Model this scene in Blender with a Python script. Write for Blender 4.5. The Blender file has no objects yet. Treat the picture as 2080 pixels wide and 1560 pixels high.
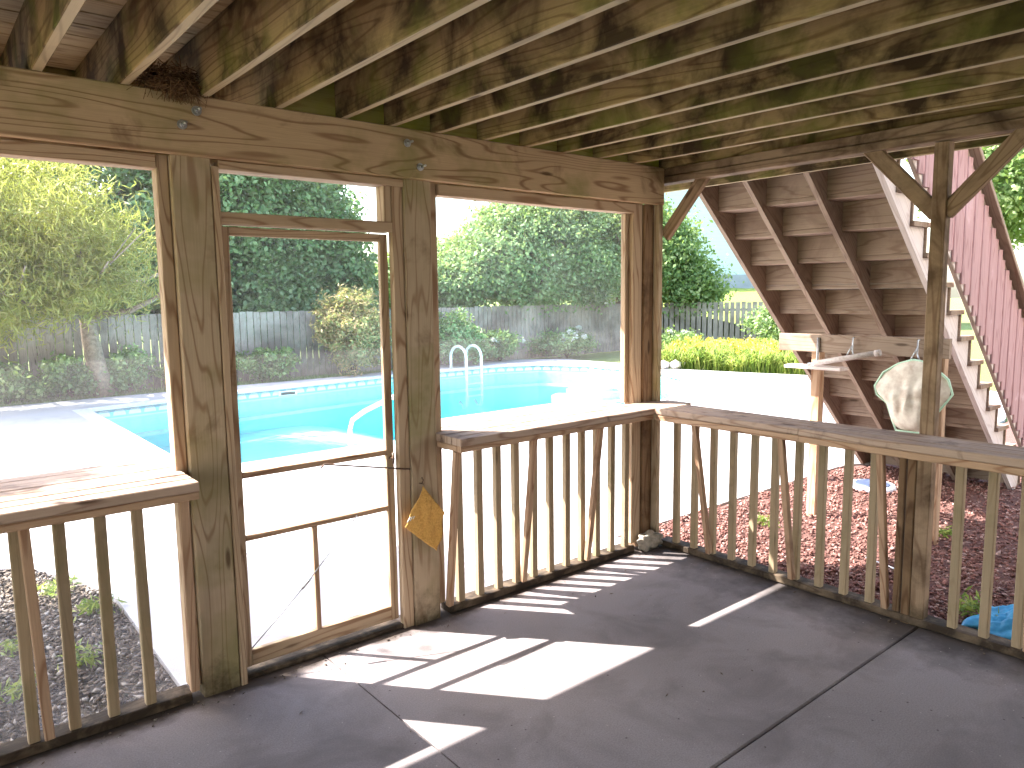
import bpy, bmesh, math, random
import numpy as np
from mathutils import Vector, Matrix
random.seed(7); RNG = np.random.default_rng(11)
S = bpy.context.scene
COL = S.collection
# ------------------------------------------------------------------ camera
CAMP = Vector((-3.8733, -3.1746, 1.7050)); YAW, PIT, ROL = 0.68817, 0.118499, -0.012254
f = Vector((math.sin(YAW)*math.cos(PIT), math.cos(YAW)*math.cos(PIT), -math.sin(PIT)))
r = Vector((math.cos(YAW), -math.sin(YAW), 0)); u = r.cross(f)
r2 = r*math.cos(ROL)+u*math.sin(ROL); u2 = -r*math.sin(ROL)+u*math.cos(ROL)
cd = bpy.data.cameras.new('camera'); cam = bpy.data.objects.new('camera', cd); COL.objects.link(cam)
cam.matrix_world = Matrix(((r2.x, u2.x, -f.x, CAMP.x), (r2.y, u2.y, -f.y, CAMP.y), (r2.z, u2.z, -f.z, CAMP.z), (0, 0, 0, 1)))
cd.sensor_width = 36; cd.lens = 1501.8/2080*36; cd.clip_start = 0.05; cd.clip_end = 600
S.camera = cam
# ------------------------------------------------------------------ world, sun, exposure
SUN = Vector((-0.59, 0.71, 1.0)).normalized()          # towards the sun
ELEV = math.asin(SUN.z); AZ = math.atan2(SUN.x, SUN.y)   # azimuth from +y towards +x
w = bpy.data.worlds.new('World'); S.world = w; w.use_nodes = True
nt = w.node_tree; bg = nt.nodes['Background']; sk = nt.nodes.new('ShaderNodeTexSky'); sk.sky_type = 'NISHITA'
sk.sun_disc = False; sk.sun_elevation = ELEV; sk.sun_rotation = AZ; sk.air_density = 1.2; sk.dust_density = 2.5
nt.links.new(sk.outputs[0], bg.inputs[0]); bg.inputs[1].default_value = 0.15
sl = bpy.data.lights.new('sun', 'SUN'); sl.energy = 4.2; sl.angle = math.radians(0.5); sl.color = (1, 0.95, 0.88)
so = bpy.data.objects.new('sun', sl); COL.objects.link(so); so.rotation_euler = SUN.to_track_quat('Z', 'Y').to_euler()
S.view_settings.view_transform = 'Standard'; S.view_settings.look = 'None'; S.view_settings.gamma = 1
S.view_settings.exposure = 2.7
S.render.engine = 'CYCLES'
S.cycles.max_bounces = 8; S.cycles.diffuse_bounces = 5; S.cycles.transparent_max_bounces = 12
S.cycles.caustics_reflective = False; S.cycles.caustics_refractive = False

# ------------------------------------------------------------------ materials
def new_mat(name):
    m = bpy.data.materials.new(name); m.use_nodes = True
    return m, m.node_tree.nodes, m.node_tree.links, m.node_tree.nodes['Principled BSDF']
def nd(N, t, **k):
    n = N.new(t)
    for a, b in k.items(): setattr(n, a, b)
    return n
def mix(N, L, fac, a, b, mode='MIX'):
    n = N.new('ShaderNodeMix'); n.data_type = 'RGBA'; n.blend_type = mode
    for s, v in ((0, fac), (6, a), (7, b)):
        if hasattr(v, 'is_output'): L.new(v, n.inputs[s])
        elif s == 0: n.inputs[0].default_value = v
        else: n.inputs[s].default_value = (*v, 1)
    return n.outputs[2]
def noise(N, L, vec, scale, detail=4, rough=0.55, dist=0.0, fac=True):
    n = N.new('ShaderNodeTexNoise'); n.inputs['Scale'].default_value = scale; n.inputs['Detail'].default_value = detail
    n.inputs['Roughness'].default_value = rough; n.inputs['Distortion'].default_value = dist
    if vec is not None: L.new(vec, n.inputs['Vector'])
    return n.outputs[0]
def ramp(N, L, src, stops):
    n = N.new('ShaderNodeValToRGB'); L.new(src, n.inputs[0]); cr = n.color_ramp
    while len(cr.elements) < len(stops): cr.elements.new(0.5)
    for e, (p, c) in zip(cr.elements, stops):
        e.position = p; e.color = (*c, 1) if hasattr(c, '__len__') else (c, c, c, 1)
    return n.outputs[0]
def mp(N, L, vec, scale=(1, 1, 1), loc=(0, 0, 0)):
    n = N.new('ShaderNodeMapping'); L.new(vec, n.inputs[0]); n.inputs['Scale'].default_value = scale; n.inputs['Location'].default_value = loc
    return n.outputs[0]
def math_(N, L, op, a, b=None):
    n = N.new('ShaderNodeMath'); n.operation = op
    for i, v in enumerate((a, b)):
        if v is None: continue
        if hasattr(v, 'is_output'): L.new(v, n.inputs[i])
        else: n.inputs[i].default_value = v
    return n.outputs[0]
def bump(N, L, h, P, strength=0.3, dist=0.01):
    b = N.new('ShaderNodeBump'); b.inputs['Strength'].default_value = strength; b.inputs['Distance'].default_value = dist
    L.new(h, b.inputs['Height']); L.new(b.outputs[0], P.inputs['Normal'])

def wood(name, base, late, stain=None, stain_lo=0.5, stain_hi=0.68, green=None, green_lo=0.55, green_hi=0.75, rough=0.85, grey=0.0, gsc=3.0, under=None, foot=False, ring=0.8):
    """board wood: uv u runs along the board in metres, v across it"""
    m, N, L, P = new_mat(name)
    tc = N.new('ShaderNodeTexCoord'); uv = tc.outputs['UV']
    geo = N.new('ShaderNodeNewGeometry'); wp = geo.outputs['Position']
    fld = noise(N, L, mp(N, L, uv, (0.55, 5.5, 1)), 1.0, 2, 0.4)
    rings = math_(N, L, 'SINE', math_(N, L, 'MULTIPLY', fld, 95.0))
    rings = ramp(N, L, rings, [(0.0, 0.0), (0.62, 0.06), (0.93, 0.75), (1.0, 1.0)])
    fib = noise(N, L, mp(N, L, uv, (5, 170, 1)), 1.0, 3, 0.6)
    c = mix(N, L, math_(N, L, 'MULTIPLY', rings, ring), base, late)
    c = mix(N, L, math_(N, L, 'MULTIPLY', ramp(N, L, fib, [(0.35, 0.0), (0.7, 1.0)]), 0.35), c, tuple(x*0.55 for x in base))
    blot = noise(N, L, mp(N, L, uv, (1.1, 3.0, 1), (3, 7, 0)), 2.0, 4, 0.6)
    c = mix(N, L, ramp(N, L, blot, [(0.35, 0.35), (0.65, 0.0)]), c, tuple(x*0.72 for x in base))
    if stain:
        st = noise(N, L, mp(N, L, wp, (1, 1, 1), (9, 2, 4)), gsc, 5, 0.62, 0.4)
        c = mix(N, L, ramp(N, L, st, [(stain_lo, 0.0), (stain_hi, 0.95)]), c, stain)
    if green:
        st = noise(N, L, mp(N, L, wp, (1, 1, 1), (2, 8, 1)), gsc*0.9, 4, 0.6, 0.2)
        c = mix(N, L, ramp(N, L, st, [(green_lo, 0.0), (green_hi, 0.75)]), c, green)
    if foot:    # damp mould that has crept up the foot of the posts, ragged edge
        sz = N.new('ShaderNodeSeparateXYZ'); L.new(wp, sz.inputs[0]); mo = noise(N, L, wp, 9.0, 5, 0.7)
        hh = math_(N, L, 'SUBTRACT', math_(N, L, 'MULTIPLY', mo, 0.75), math_(N, L, 'MULTIPLY', sz.outputs[2], 1.7))
        c = mix(N, L, ramp(N, L, hh, [(0.12, 0.0), (0.40, 0.85)]), c, (0.05, 0.038, 0.018))
    if under:   # lower edges paler: floor bounce light put into their colour, mould left off
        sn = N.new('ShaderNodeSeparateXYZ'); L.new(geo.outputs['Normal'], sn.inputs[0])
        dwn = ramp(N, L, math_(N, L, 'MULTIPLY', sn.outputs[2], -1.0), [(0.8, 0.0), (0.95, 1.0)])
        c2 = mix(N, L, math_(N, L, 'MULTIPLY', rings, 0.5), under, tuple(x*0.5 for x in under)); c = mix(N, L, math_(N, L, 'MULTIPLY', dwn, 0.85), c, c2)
    kn = N.new('ShaderNodeTexVoronoi'); kn.inputs['Scale'].default_value = 1.0
    L.new(mp(N, L, uv, (1.6, 7.0, 1), (4.3, 1.7, 0)), kn.inputs['Vector'])
    c = mix(N, L, ramp(N, L, kn.outputs['Distance'], [(0.05, 0.8), (0.10, 0.0)]), c, tuple(x*0.35 for x in late))
    L.new(c, P.inputs['Base Color']); P.inputs['Roughness'].default_value = rough
    P.inputs['Specular IOR Level'].default_value = 0.25
    bump(N, L, math_(N, L, 'ADD', fib, math_(N, L, 'MULTIPLY', rings, 0.6)), P, 0.35, 0.003)
    return m
W_BEAM = wood('beam wood', (0.52, 0.375, 0.235), (0.17, 0.07, 0.03), green=(0.20, 0.19, 0.06), green_lo=0.50, green_hi=0.72, stain=(0.13, 0.07, 0.04), stain_lo=0.58, stain_hi=0.74)
W_POST = wood('post wood', (0.47, 0.365, 0.255), (0.22, 0.12, 0.065), green=(0.20, 0.185, 0.07), green_lo=0.46, green_hi=0.72, stain=(0.12, 0.07, 0.04), stain_lo=0.60, stain_hi=0.78, foot=True)
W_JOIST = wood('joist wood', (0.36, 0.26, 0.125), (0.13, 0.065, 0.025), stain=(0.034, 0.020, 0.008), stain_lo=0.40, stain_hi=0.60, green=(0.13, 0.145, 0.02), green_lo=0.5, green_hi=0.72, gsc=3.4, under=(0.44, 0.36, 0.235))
W_JOIST2 = wood('plate wood', (0.30, 0.21, 0.14), (0.13, 0.07, 0.04), stain=(0.06, 0.035, 0.02), stain_lo=0.45, stain_hi=0.65)
W_DECKB = wood('deck board wood', (0.40, 0.30, 0.17), (0.22, 0.13, 0.06), stain=(0.12, 0.06, 0.03), stain_lo=0.55, stain_hi=0.75, gsc=1.6)
W_DARK = wood('dark corner wood', (0.24, 0.15, 0.085), (0.10, 0.045, 0.02), stain=(0.06, 0.03, 0.015), stain_lo=0.5, stain_hi=0.7)
W_RAIL = wood('railing wood', (0.47, 0.31, 0.205), (0.22, 0.10, 0.05), stain=(0.16, 0.08, 0.045), stain_lo=0.62, stain_hi=0.8)
W_TOP = wood('counter wood', (0.46, 0.34, 0.27), (0.22, 0.12, 0.08), stain=(0.15, 0.10, 0.08), stain_lo=0.55, stain_hi=0.75, gsc=9)
W_BAL = wood('baluster wood', (0.38, 0.29, 0.19), (0.18, 0.11, 0.06), green=(0.16, 0.15, 0.06), green_lo=0.55, green_hi=0.8, stain=(0.15, 0.10, 0.06), stain_lo=0.6, stain_hi=0.8, ring=0.25)
W_TRIM = wood('screen trim wood', (0.49, 0.36, 0.245), (0.20, 0.095, 0.045), stain=(0.15, 0.08, 0.04), stain_lo=0.65, stain_hi=0.8)
W_STAIR = wood('stair wood', (0.32, 0.24, 0.185), (0.19, 0.12, 0.085), stain=(0.14, 0.085, 0.065), stain_lo=0.5, stain_hi=0.8)
W_STRING = wood('pale stringer wood', (0.70, 0.62, 0.60), (0.52, 0.42, 0.40), stain=(0.30, 0.22, 0.20), stain_lo=0.62, stain_hi=0.85)
W_PICK = wood('red picket wood', (0.44, 0.27, 0.27), (0.27, 0.14, 0.14), stain=(0.62, 0.46, 0.48), stain_lo=0.6, stain_hi=0.85)
W_FENCE = wood('grey fence wood', (0.41, 0.36, 0.31), (0.22, 0.185, 0.16), stain=(0.14, 0.115, 0.095), stain_lo=0.42, stain_hi=0.66, gsc=0.8)
W_PLATE = wood('wet plate wood', (0.17, 0.125, 0.085), (0.07, 0.04, 0.025), stain=(0.032, 0.022, 0.015), stain_lo=0.34, stain_hi=0.56, gsc=7)
W_SLIM = wood('slim post wood', (0.36, 0.25, 0.165), (0.15, 0.08, 0.045), stain=(0.10, 0.06, 0.035), stain_lo=0.45, stain_hi=0.68, gsc=4, foot=True)

def plain(name, col, rough=0.6, metal=0.0, nscale=0, ncol=None, nlo=0.4, nhi=0.7, bmp=0.0):
    m, N, L, P = new_mat(name); P.inputs['Roughness'].default_value = rough; P.inputs['Metallic'].default_value = metal
    if nscale:
        geo = N.new('ShaderNodeNewGeometry')
        n = noise(N, L, geo.outputs['Position'], nscale, 5, 0.6)
        L.new(mix(N, L, ramp(N, L, n, [(nlo, 0.0), (nhi, 1.0)]), col, ncol), P.inputs['Base Color'])
        if bmp: bump(N, L, n, P, bmp, 0.01)
    else: P.inputs['Base Color'].default_value = (*col, 1)
    return m
M_STEEL = plain('galvanised steel', (0.55, 0.57, 0.6), 0.35, 0.85, 40, (0.35, 0.36, 0.38))
M_RUST = plain('dull iron', (0.12, 0.10, 0.09), 0.6, 0.6, 60, (0.22, 0.12, 0.07))
M_TUBE = plain('polished tube', (0.80, 0.80, 0.80), 0.25, 0.3, 20, (0.7, 0.7, 0.72))
M_WHITE = plain('white plastic', (0.8, 0.8, 0.78), 0.4, 0, 8, (0.7, 0.7, 0.68))
M_TOWEL = plain('ochre cloth', (0.72, 0.42, 0.12), 0.95, 0, 90, (0.58, 0.32, 0.08), bmp=0.6)
M_TARP = plain('blue plastic sheet', (0.04, 0.28, 0.52), 0.35, 0, 14, (0.08, 0.42, 0.66), bmp=0.3)
M_NEST = plain('dry grass nest', (0.20, 0.11, 0.045), 1, 0, 60, (0.07, 0.035, 0.02), bmp=1.0)
M_RAG = plain('grey rag', (0.36, 0.33, 0.28), 1, 0, 30, (0.2, 0.18, 0.15), bmp=0.8)
M_NETBAG = plain('faded net cloth', (0.70, 0.64, 0.55), 0.9, 0, 12, (0.45, 0.36, 0.29), bmp=0.5)
M_NETRIM = plain('pale green plastic rim', (0.45, 0.66, 0.50), 0.4)
M_FOAM = plain('grey foam roller', (0.50, 0.45, 0.43), 0.9, 0, 50, (0.36, 0.30, 0.28), bmp=0.5)
M_LIDD = plain('dark blue lid', (0.05, 0.07, 0.14), 0.4, 0, 20, (0.10, 0.13, 0.2))
M_LIDW = plain('pale lid rim', (0.62, 0.68, 0.8), 0.4, 0, 20, (0.5, 0.55, 0.66))
M_BLACK = plain('black rubber', (0.02, 0.02, 0.02), 0.6)
M_REDP = plain('red car paint', (0.45, 0.05, 0.04), 0.25)
M_GLASS = plain('dark window glass', (0.04, 0.05, 0.06), 0.1)
M_ROOF = plain('grey shingles', (0.12, 0.115, 0.11), 0.9, 0, 6, (0.18, 0.17, 0.16))
M_STONE = plain('pale edging stone', (0.62, 0.58, 0.52), 0.9, 0, 8, (0.45, 0.40, 0.35), bmp=0.6)
M_BARK = plain('brown bark', (0.16, 0.11, 0.075), 0.95, 0, 22, (0.07, 0.05, 0.035), bmp=1.0)
M_BARKP = plain('pale bark', (0.30, 0.23, 0.17), 0.95, 0, 16, (0.16, 0.12, 0.09), bmp=1.0)

def siding(name, col):
    m, N, L, P = new_mat(name); geo = N.new('ShaderNodeNewGeometry'); sx = N.new('ShaderNodeSeparateXYZ'); L.new(geo.outputs['Position'], sx.inputs[0])
    fr = math_(N, L, 'FRACT', math_(N, L, 'MULTIPLY', sx.outputs[2], 5.5))
    L.new(mix(N, L, ramp(N, L, fr, [(0.0, 0.5), (0.12, 0.0)]), col, tuple(c*0.6 for c in col)), P.inputs['Base Color']); P.inputs['Roughness'].default_value = 0.7
    bump(N, L, fr, P, 0.5, 0.01); return m
M_SIDE = siding('pale blue siding', (0.50, 0.62, 0.66)); M_SIDE2 = siding('unseen wall cream siding', (0.55, 0.52, 0.46))

def concrete(name, a, b, dark=None, stain_scale=1.2, lo=0.45, hi=0.7, gr=0.25):
    m, N, L, P = new_mat(name); geo = N.new('ShaderNodeNewGeometry'); p = geo.outputs['Position']
    big = noise(N, L, p, stain_scale, 6, 0.62, 0.3); fine = noise(N, L, p, 160, 3, 0.7)
    c = mix(N, L, ramp(N, L, big, [(0.35, 0.0), (0.7, 1.0)]), a, b)
    c = mix(N, L, gr, c, ramp(N, L, fine, [(0.3, tuple(x*0.45 for x in a)), (0.7, tuple(min(1, x*1.4) for x in a))]))
    if dark:
        d = noise(N, L, mp(N, L, p, (1, 1, 1), (5, 3, 0)), 2.4, 5, 0.6, 0.6)
        c = mix(N, L, ramp(N, L, d, [(lo, 0.0), (hi, 0.7)]), c, dark)
    L.new(c, P.inputs['Base Color']); P.inputs['Roughness'].default_value = 0.85; P.inputs['Specular IOR Level'].default_value = 0.3
    bump(N, L, fine, P, 0.25, 0.002); return m, N, L, P, c
M_PATIO = concrete('pool deck concrete', (0.47, 0.45, 0.455), (0.38, 0.36, 0.365), dark=(0.27, 0.25, 0.25), lo=0.52, hi=0.75, gr=0.35)[0]
# porch slab: darker damp bands close to the two bottom plates (a real stain) and mottling
M_SLAB, N, L, P, c = concrete('porch concrete', (0.29, 0.255, 0.26), (0.225, 0.195, 0.20), dark=(0.14, 0.12, 0.12), lo=0.46, hi=0.72, gr=0.4)
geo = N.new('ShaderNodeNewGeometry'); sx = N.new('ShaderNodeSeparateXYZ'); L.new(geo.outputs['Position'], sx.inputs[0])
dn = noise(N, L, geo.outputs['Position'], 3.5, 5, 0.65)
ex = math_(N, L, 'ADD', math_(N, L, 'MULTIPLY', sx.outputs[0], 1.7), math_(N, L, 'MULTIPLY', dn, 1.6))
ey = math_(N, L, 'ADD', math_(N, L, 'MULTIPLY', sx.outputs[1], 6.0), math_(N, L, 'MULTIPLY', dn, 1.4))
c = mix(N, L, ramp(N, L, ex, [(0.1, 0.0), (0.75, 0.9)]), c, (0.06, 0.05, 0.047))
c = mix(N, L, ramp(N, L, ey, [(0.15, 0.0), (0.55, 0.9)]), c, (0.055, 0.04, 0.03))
vo = N.new('ShaderNodeTexVoronoi'); vo.inputs['Scale'].default_value = 17; L.new(geo.outputs['Position'], vo.inputs['Vector'])   # paint specks and grit
c = mix(N, L, ramp(N, L, vo.outputs['Distance'], [(0.035, 0.8), (0.055, 0.0)]), c, (0.5, 0.46, 0.42))
vo2 = N.new('ShaderNodeTexVoronoi'); vo2.inputs['Scale'].default_value = 11; L.new(mp(N, L, geo.outputs['Position'], (1, 1, 1), (3.3, 1.1, 0.2)), vo2.inputs['Vector'])
c = mix(N, L, ramp(N, L, vo2.outputs['Distance'], [(0.03, 0.85), (0.06, 0.0)]), c, (0.05, 0.035, 0.03))
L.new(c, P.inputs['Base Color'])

def grassmat(name, a, b, sc=3.0):
    m, N, L, P = new_mat(name); geo = N.new('ShaderNodeNewGeometry')
    n1 = noise(N, L, geo.outputs['Position'], sc, 6, 0.7); n2 = noise(N, L, geo.outputs['Position'], 45, 3, 0.7)
    c = mix(N, L, ramp(N, L, n1, [(0.35, 0.0), (0.65, 1.0)]), a, b); c = mix(N, L, 0.35, c, ramp(N, L, n2, [(0.3, tuple(x*0.4 for x in a)), (0.7, tuple(x*1.5 for x in b))]))
    L.new(c, P.inputs['Base Color']); P.inputs['Roughness'].default_value = 1; bump(N, L, n2, P, 0.8, 0.03); return m
M_LAWN = grassmat('lawn', (0.10, 0.16, 0.03), (0.18, 0.22, 0.05), 0.4)
M_BEDR = grassmat('red mulch ground', (0.10, 0.045, 0.038), (0.16, 0.075, 0.06), 12)
M_BEDL = grassmat('dark soil ground', (0.07, 0.055, 0.04), (0.12, 0.095, 0.07), 9)

def leafmat(name, cols, transl=0.35, rough=0.5):
    m, N, L, P = new_mat(name); geo = N.new('ShaderNodeNewGeometry')
    rp = ramp(N, L, geo.outputs['Random Per Island'], [(i/(len(cols)-1), c) for i, c in enumerate(cols)])
    n = noise(N, L, geo.outputs['Position'], 1.1, 3, 0.6)
    c = mix(N, L, ramp(N, L, n, [(0.4, 0.0), (0.65, 0.45)]), rp, tuple(x*0.55 for x in cols[0]))
    L.new(c, P.inputs['Base Color']); P.inputs['Roughness'].default_value = rough; P.inputs['Specular IOR Level'].default_value = 0.35
    t = N.new('ShaderNodeBsdfTranslucent'); L.new(mix(N, L, 0.5, c, (0.30, 0.42, 0.05)), t.inputs[0])
    ms = N.new('ShaderNodeMixShader'); ms.inputs[0].default_value = transl
    L.new(P.outputs[0], ms.inputs[1]); L.new(t.outputs[0], ms.inputs[2]); L.new(ms.outputs[0], N['Material Output'].inputs[0]); return m
L_FEATH = leafmat('feathery yellow leaves', [(0.34, 0.33, 0.07), (0.50, 0.47, 0.11), (0.58, 0.52, 0.20), (0.24, 0.24, 0.05)], 0.45)
L_DARK = leafmat('dark green leaves', [(0.10, 0.18, 0.07), (0.20, 0.32, 0.13), (0.38, 0.50, 0.26)], 0.4)
L_MID = leafmat('mid green leaves', [(0.11, 0.19, 0.06), (0.22, 0.33, 0.12), (0.42, 0.50, 0.24)], 0.4)
L_LIGHT = leafmat('light green leaves', [(0.15, 0.24, 0.10), (0.26, 0.37, 0.16), (0.38, 0.48, 0.26)], 0.4)
L_ORANGE = leafmat('orange tipped leaves', [(0.12, 0.17, 0.06), (0.45, 0.36, 0.16), (0.65, 0.42, 0.22), (0.20, 0.27, 0.10)], 0.35)
L_LILY = leafmat('lily blades', [(0.09, 0.16, 0.03), (0.26, 0.34, 0.08), (0.50, 0.50, 0.14)], 0.4)
L_FLOW = leafmat('yellow lily flowers', [(0.75, 0.55, 0.05), (0.8, 0.65, 0.15)], 0.2)
L_HYD = leafmat('white hydrangea heads', [(0.70, 0.72, 0.66), (0.8, 0.8, 0.75)], 0.2)
CH_RED = leafmat('red mulch chips', [(0.10, 0.04, 0.035), (0.26, 0.12, 0.10), (0.17, 0.075, 0.06), (0.42, 0.29, 0.26)], 0.0, 0.9)
CH_BROWN = leafmat('brown bark chips', [(0.06, 0.045, 0.035), (0.20, 0.155, 0.115), (0.11, 0.08, 0.06), (0.42, 0.38, 0.34)], 0.0, 0.9)

def screenmat(name, lo, hi, scale, colour=(0.78, 0.74, 0.80)):
    m, N, L, P = new_mat(name); N.remove(P); geo = N.new('ShaderNodeNewGeometry')
    n = noise(N, L, geo.outputs['Position'], scale, 4, 0.6, 0.5)
    d = N.new('ShaderNodeBsdfDiffuse'); d.inputs[0].default_value = (*colour, 1); t = N.new('ShaderNodeBsdfTranslucent'); t.inputs[0].default_value = (*colour, 1)
    m1 = N.new('ShaderNodeMixShader'); m1.inputs[0].default_value = 0.5; L.new(d.outputs[0], m1.inputs[1]); L.new(t.outputs[0], m1.inputs[2])
    tr = N.new('ShaderNodeBsdfTransparent'); m2 = N.new('ShaderNodeMixShader')
    L.new(ramp(N, L, n, [(0.35, lo), (0.7, hi)]), m2.inputs[0]); L.new(tr.outputs[0], m2.inputs[1]); L.new(m1.outputs[0], m2.inputs[2])
    L.new(m2.outputs[0], N['Material Output'].inputs[0]); return m
M_SCREEN = screenmat('insect screen', 0.045, 0.10, 2.0)
M_VINYL = screenmat('dusty clear vinyl', 0.03, 0.16, 5.0)

# pool
M_LINER, N, L, P = new_mat('pool liner')
tc = N.new('ShaderNodeTexCoord'); sx = N.new('ShaderNodeSeparateXYZ'); L.new(tc.outputs['UV'], sx.inputs[0])   # u along the wall, v = depth below the coping
fu = math_(N, L, 'SUBTRACT', math_(N, L, 'FRACT', math_(N, L, 'MULTIPLY', sx.outputs[0], 1/0.26)), 0.5)
dv = math_(N, L, 'MULTIPLY', math_(N, L, 'SUBTRACT', sx.outputs[1], 0.155), 1/0.26)
dist = math_(N, L, 'SQRT', math_(N, L, 'ADD', math_(N, L, 'MULTIPLY', fu, fu), math_(N, L, 'MULTIPLY', dv, dv)))
arc = ramp(N, L, dist, [(0.38, 1.0), (0.42, 0.0)]); above = math_(N, L, 'LESS_THAN', sx.outputs[1], 0.165)
band = math_(N, L, 'LESS_THAN', sx.outputs[1], 0.20)
c = mix(N, L, band, (0.45, 0.88, 0.90), (0.20, 0.62, 0.74))
c = mix(N, L, math_(N, L, 'MULTIPLY', arc, above), c, (0.62, 0.80, 0.80))
ln = math_(N, L, 'MULTIPLY', math_(N, L, 'GREATER_THAN', sx.outputs[1], 0.05), math_(N, L, 'LESS_THAN', sx.outputs[1], 0.065))
c = mix(N, L, ln, c, (0.06, 0.25, 0.42))
L.new(c, P.inputs['Base Color']); P.inputs['Roughness'].default_value = 0.4
M_FLOORP = plain('pale pool floor', (0.80, 0.92, 0.93), 0.5, 0, 6, (0.68, 0.88, 0.90))
M_WATER, N, L, P = new_mat('pool water'); N.remove(P)
geo = N.new('ShaderNodeNewGeometry'); wn = noise(N, L, geo.outputs['Position'], 5.0, 3, 0.5, 0.6)
bm_ = N.new('ShaderNodeBump'); bm_.inputs['Strength'].default_value = 0.5; bm_.inputs['Distance'].default_value = 0.03; L.new(wn, bm_.inputs['Height'])
gl = N.new('ShaderNodeBsdfGlossy'); gl.inputs['Roughness'].default_value = 0.03; L.new(bm_.outputs[0], gl.inputs['Normal'])
tr = N.new('ShaderNodeBsdfTransparent'); tr.inputs[0].default_value = (0.93, 0.99, 1, 1)
fr = N.new('ShaderNodeFresnel'); fr.inputs[0].default_value = 1.33; L.new(bm_.outputs[0], fr.inputs['Normal'])
ms = N.new('ShaderNodeMixShader'); L.new(math_(N, L, 'MULTIPLY', fr.outputs[0], 0.5), ms.inputs[0]); L.new(tr.outputs[0], ms.inputs[1]); L.new(gl.outputs[0], ms.inputs[2])
L.new(ms.outputs[0], N['Material Output'].inputs[0])
va = N.new('ShaderNodeVolumeAbsorption'); va.inputs[0].default_value = (0.0, 0.955, 0.965, 1); va.inputs[1].default_value = 0.2
L.new(va.outputs[0], N['Material Output'].inputs['Volume'])

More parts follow.
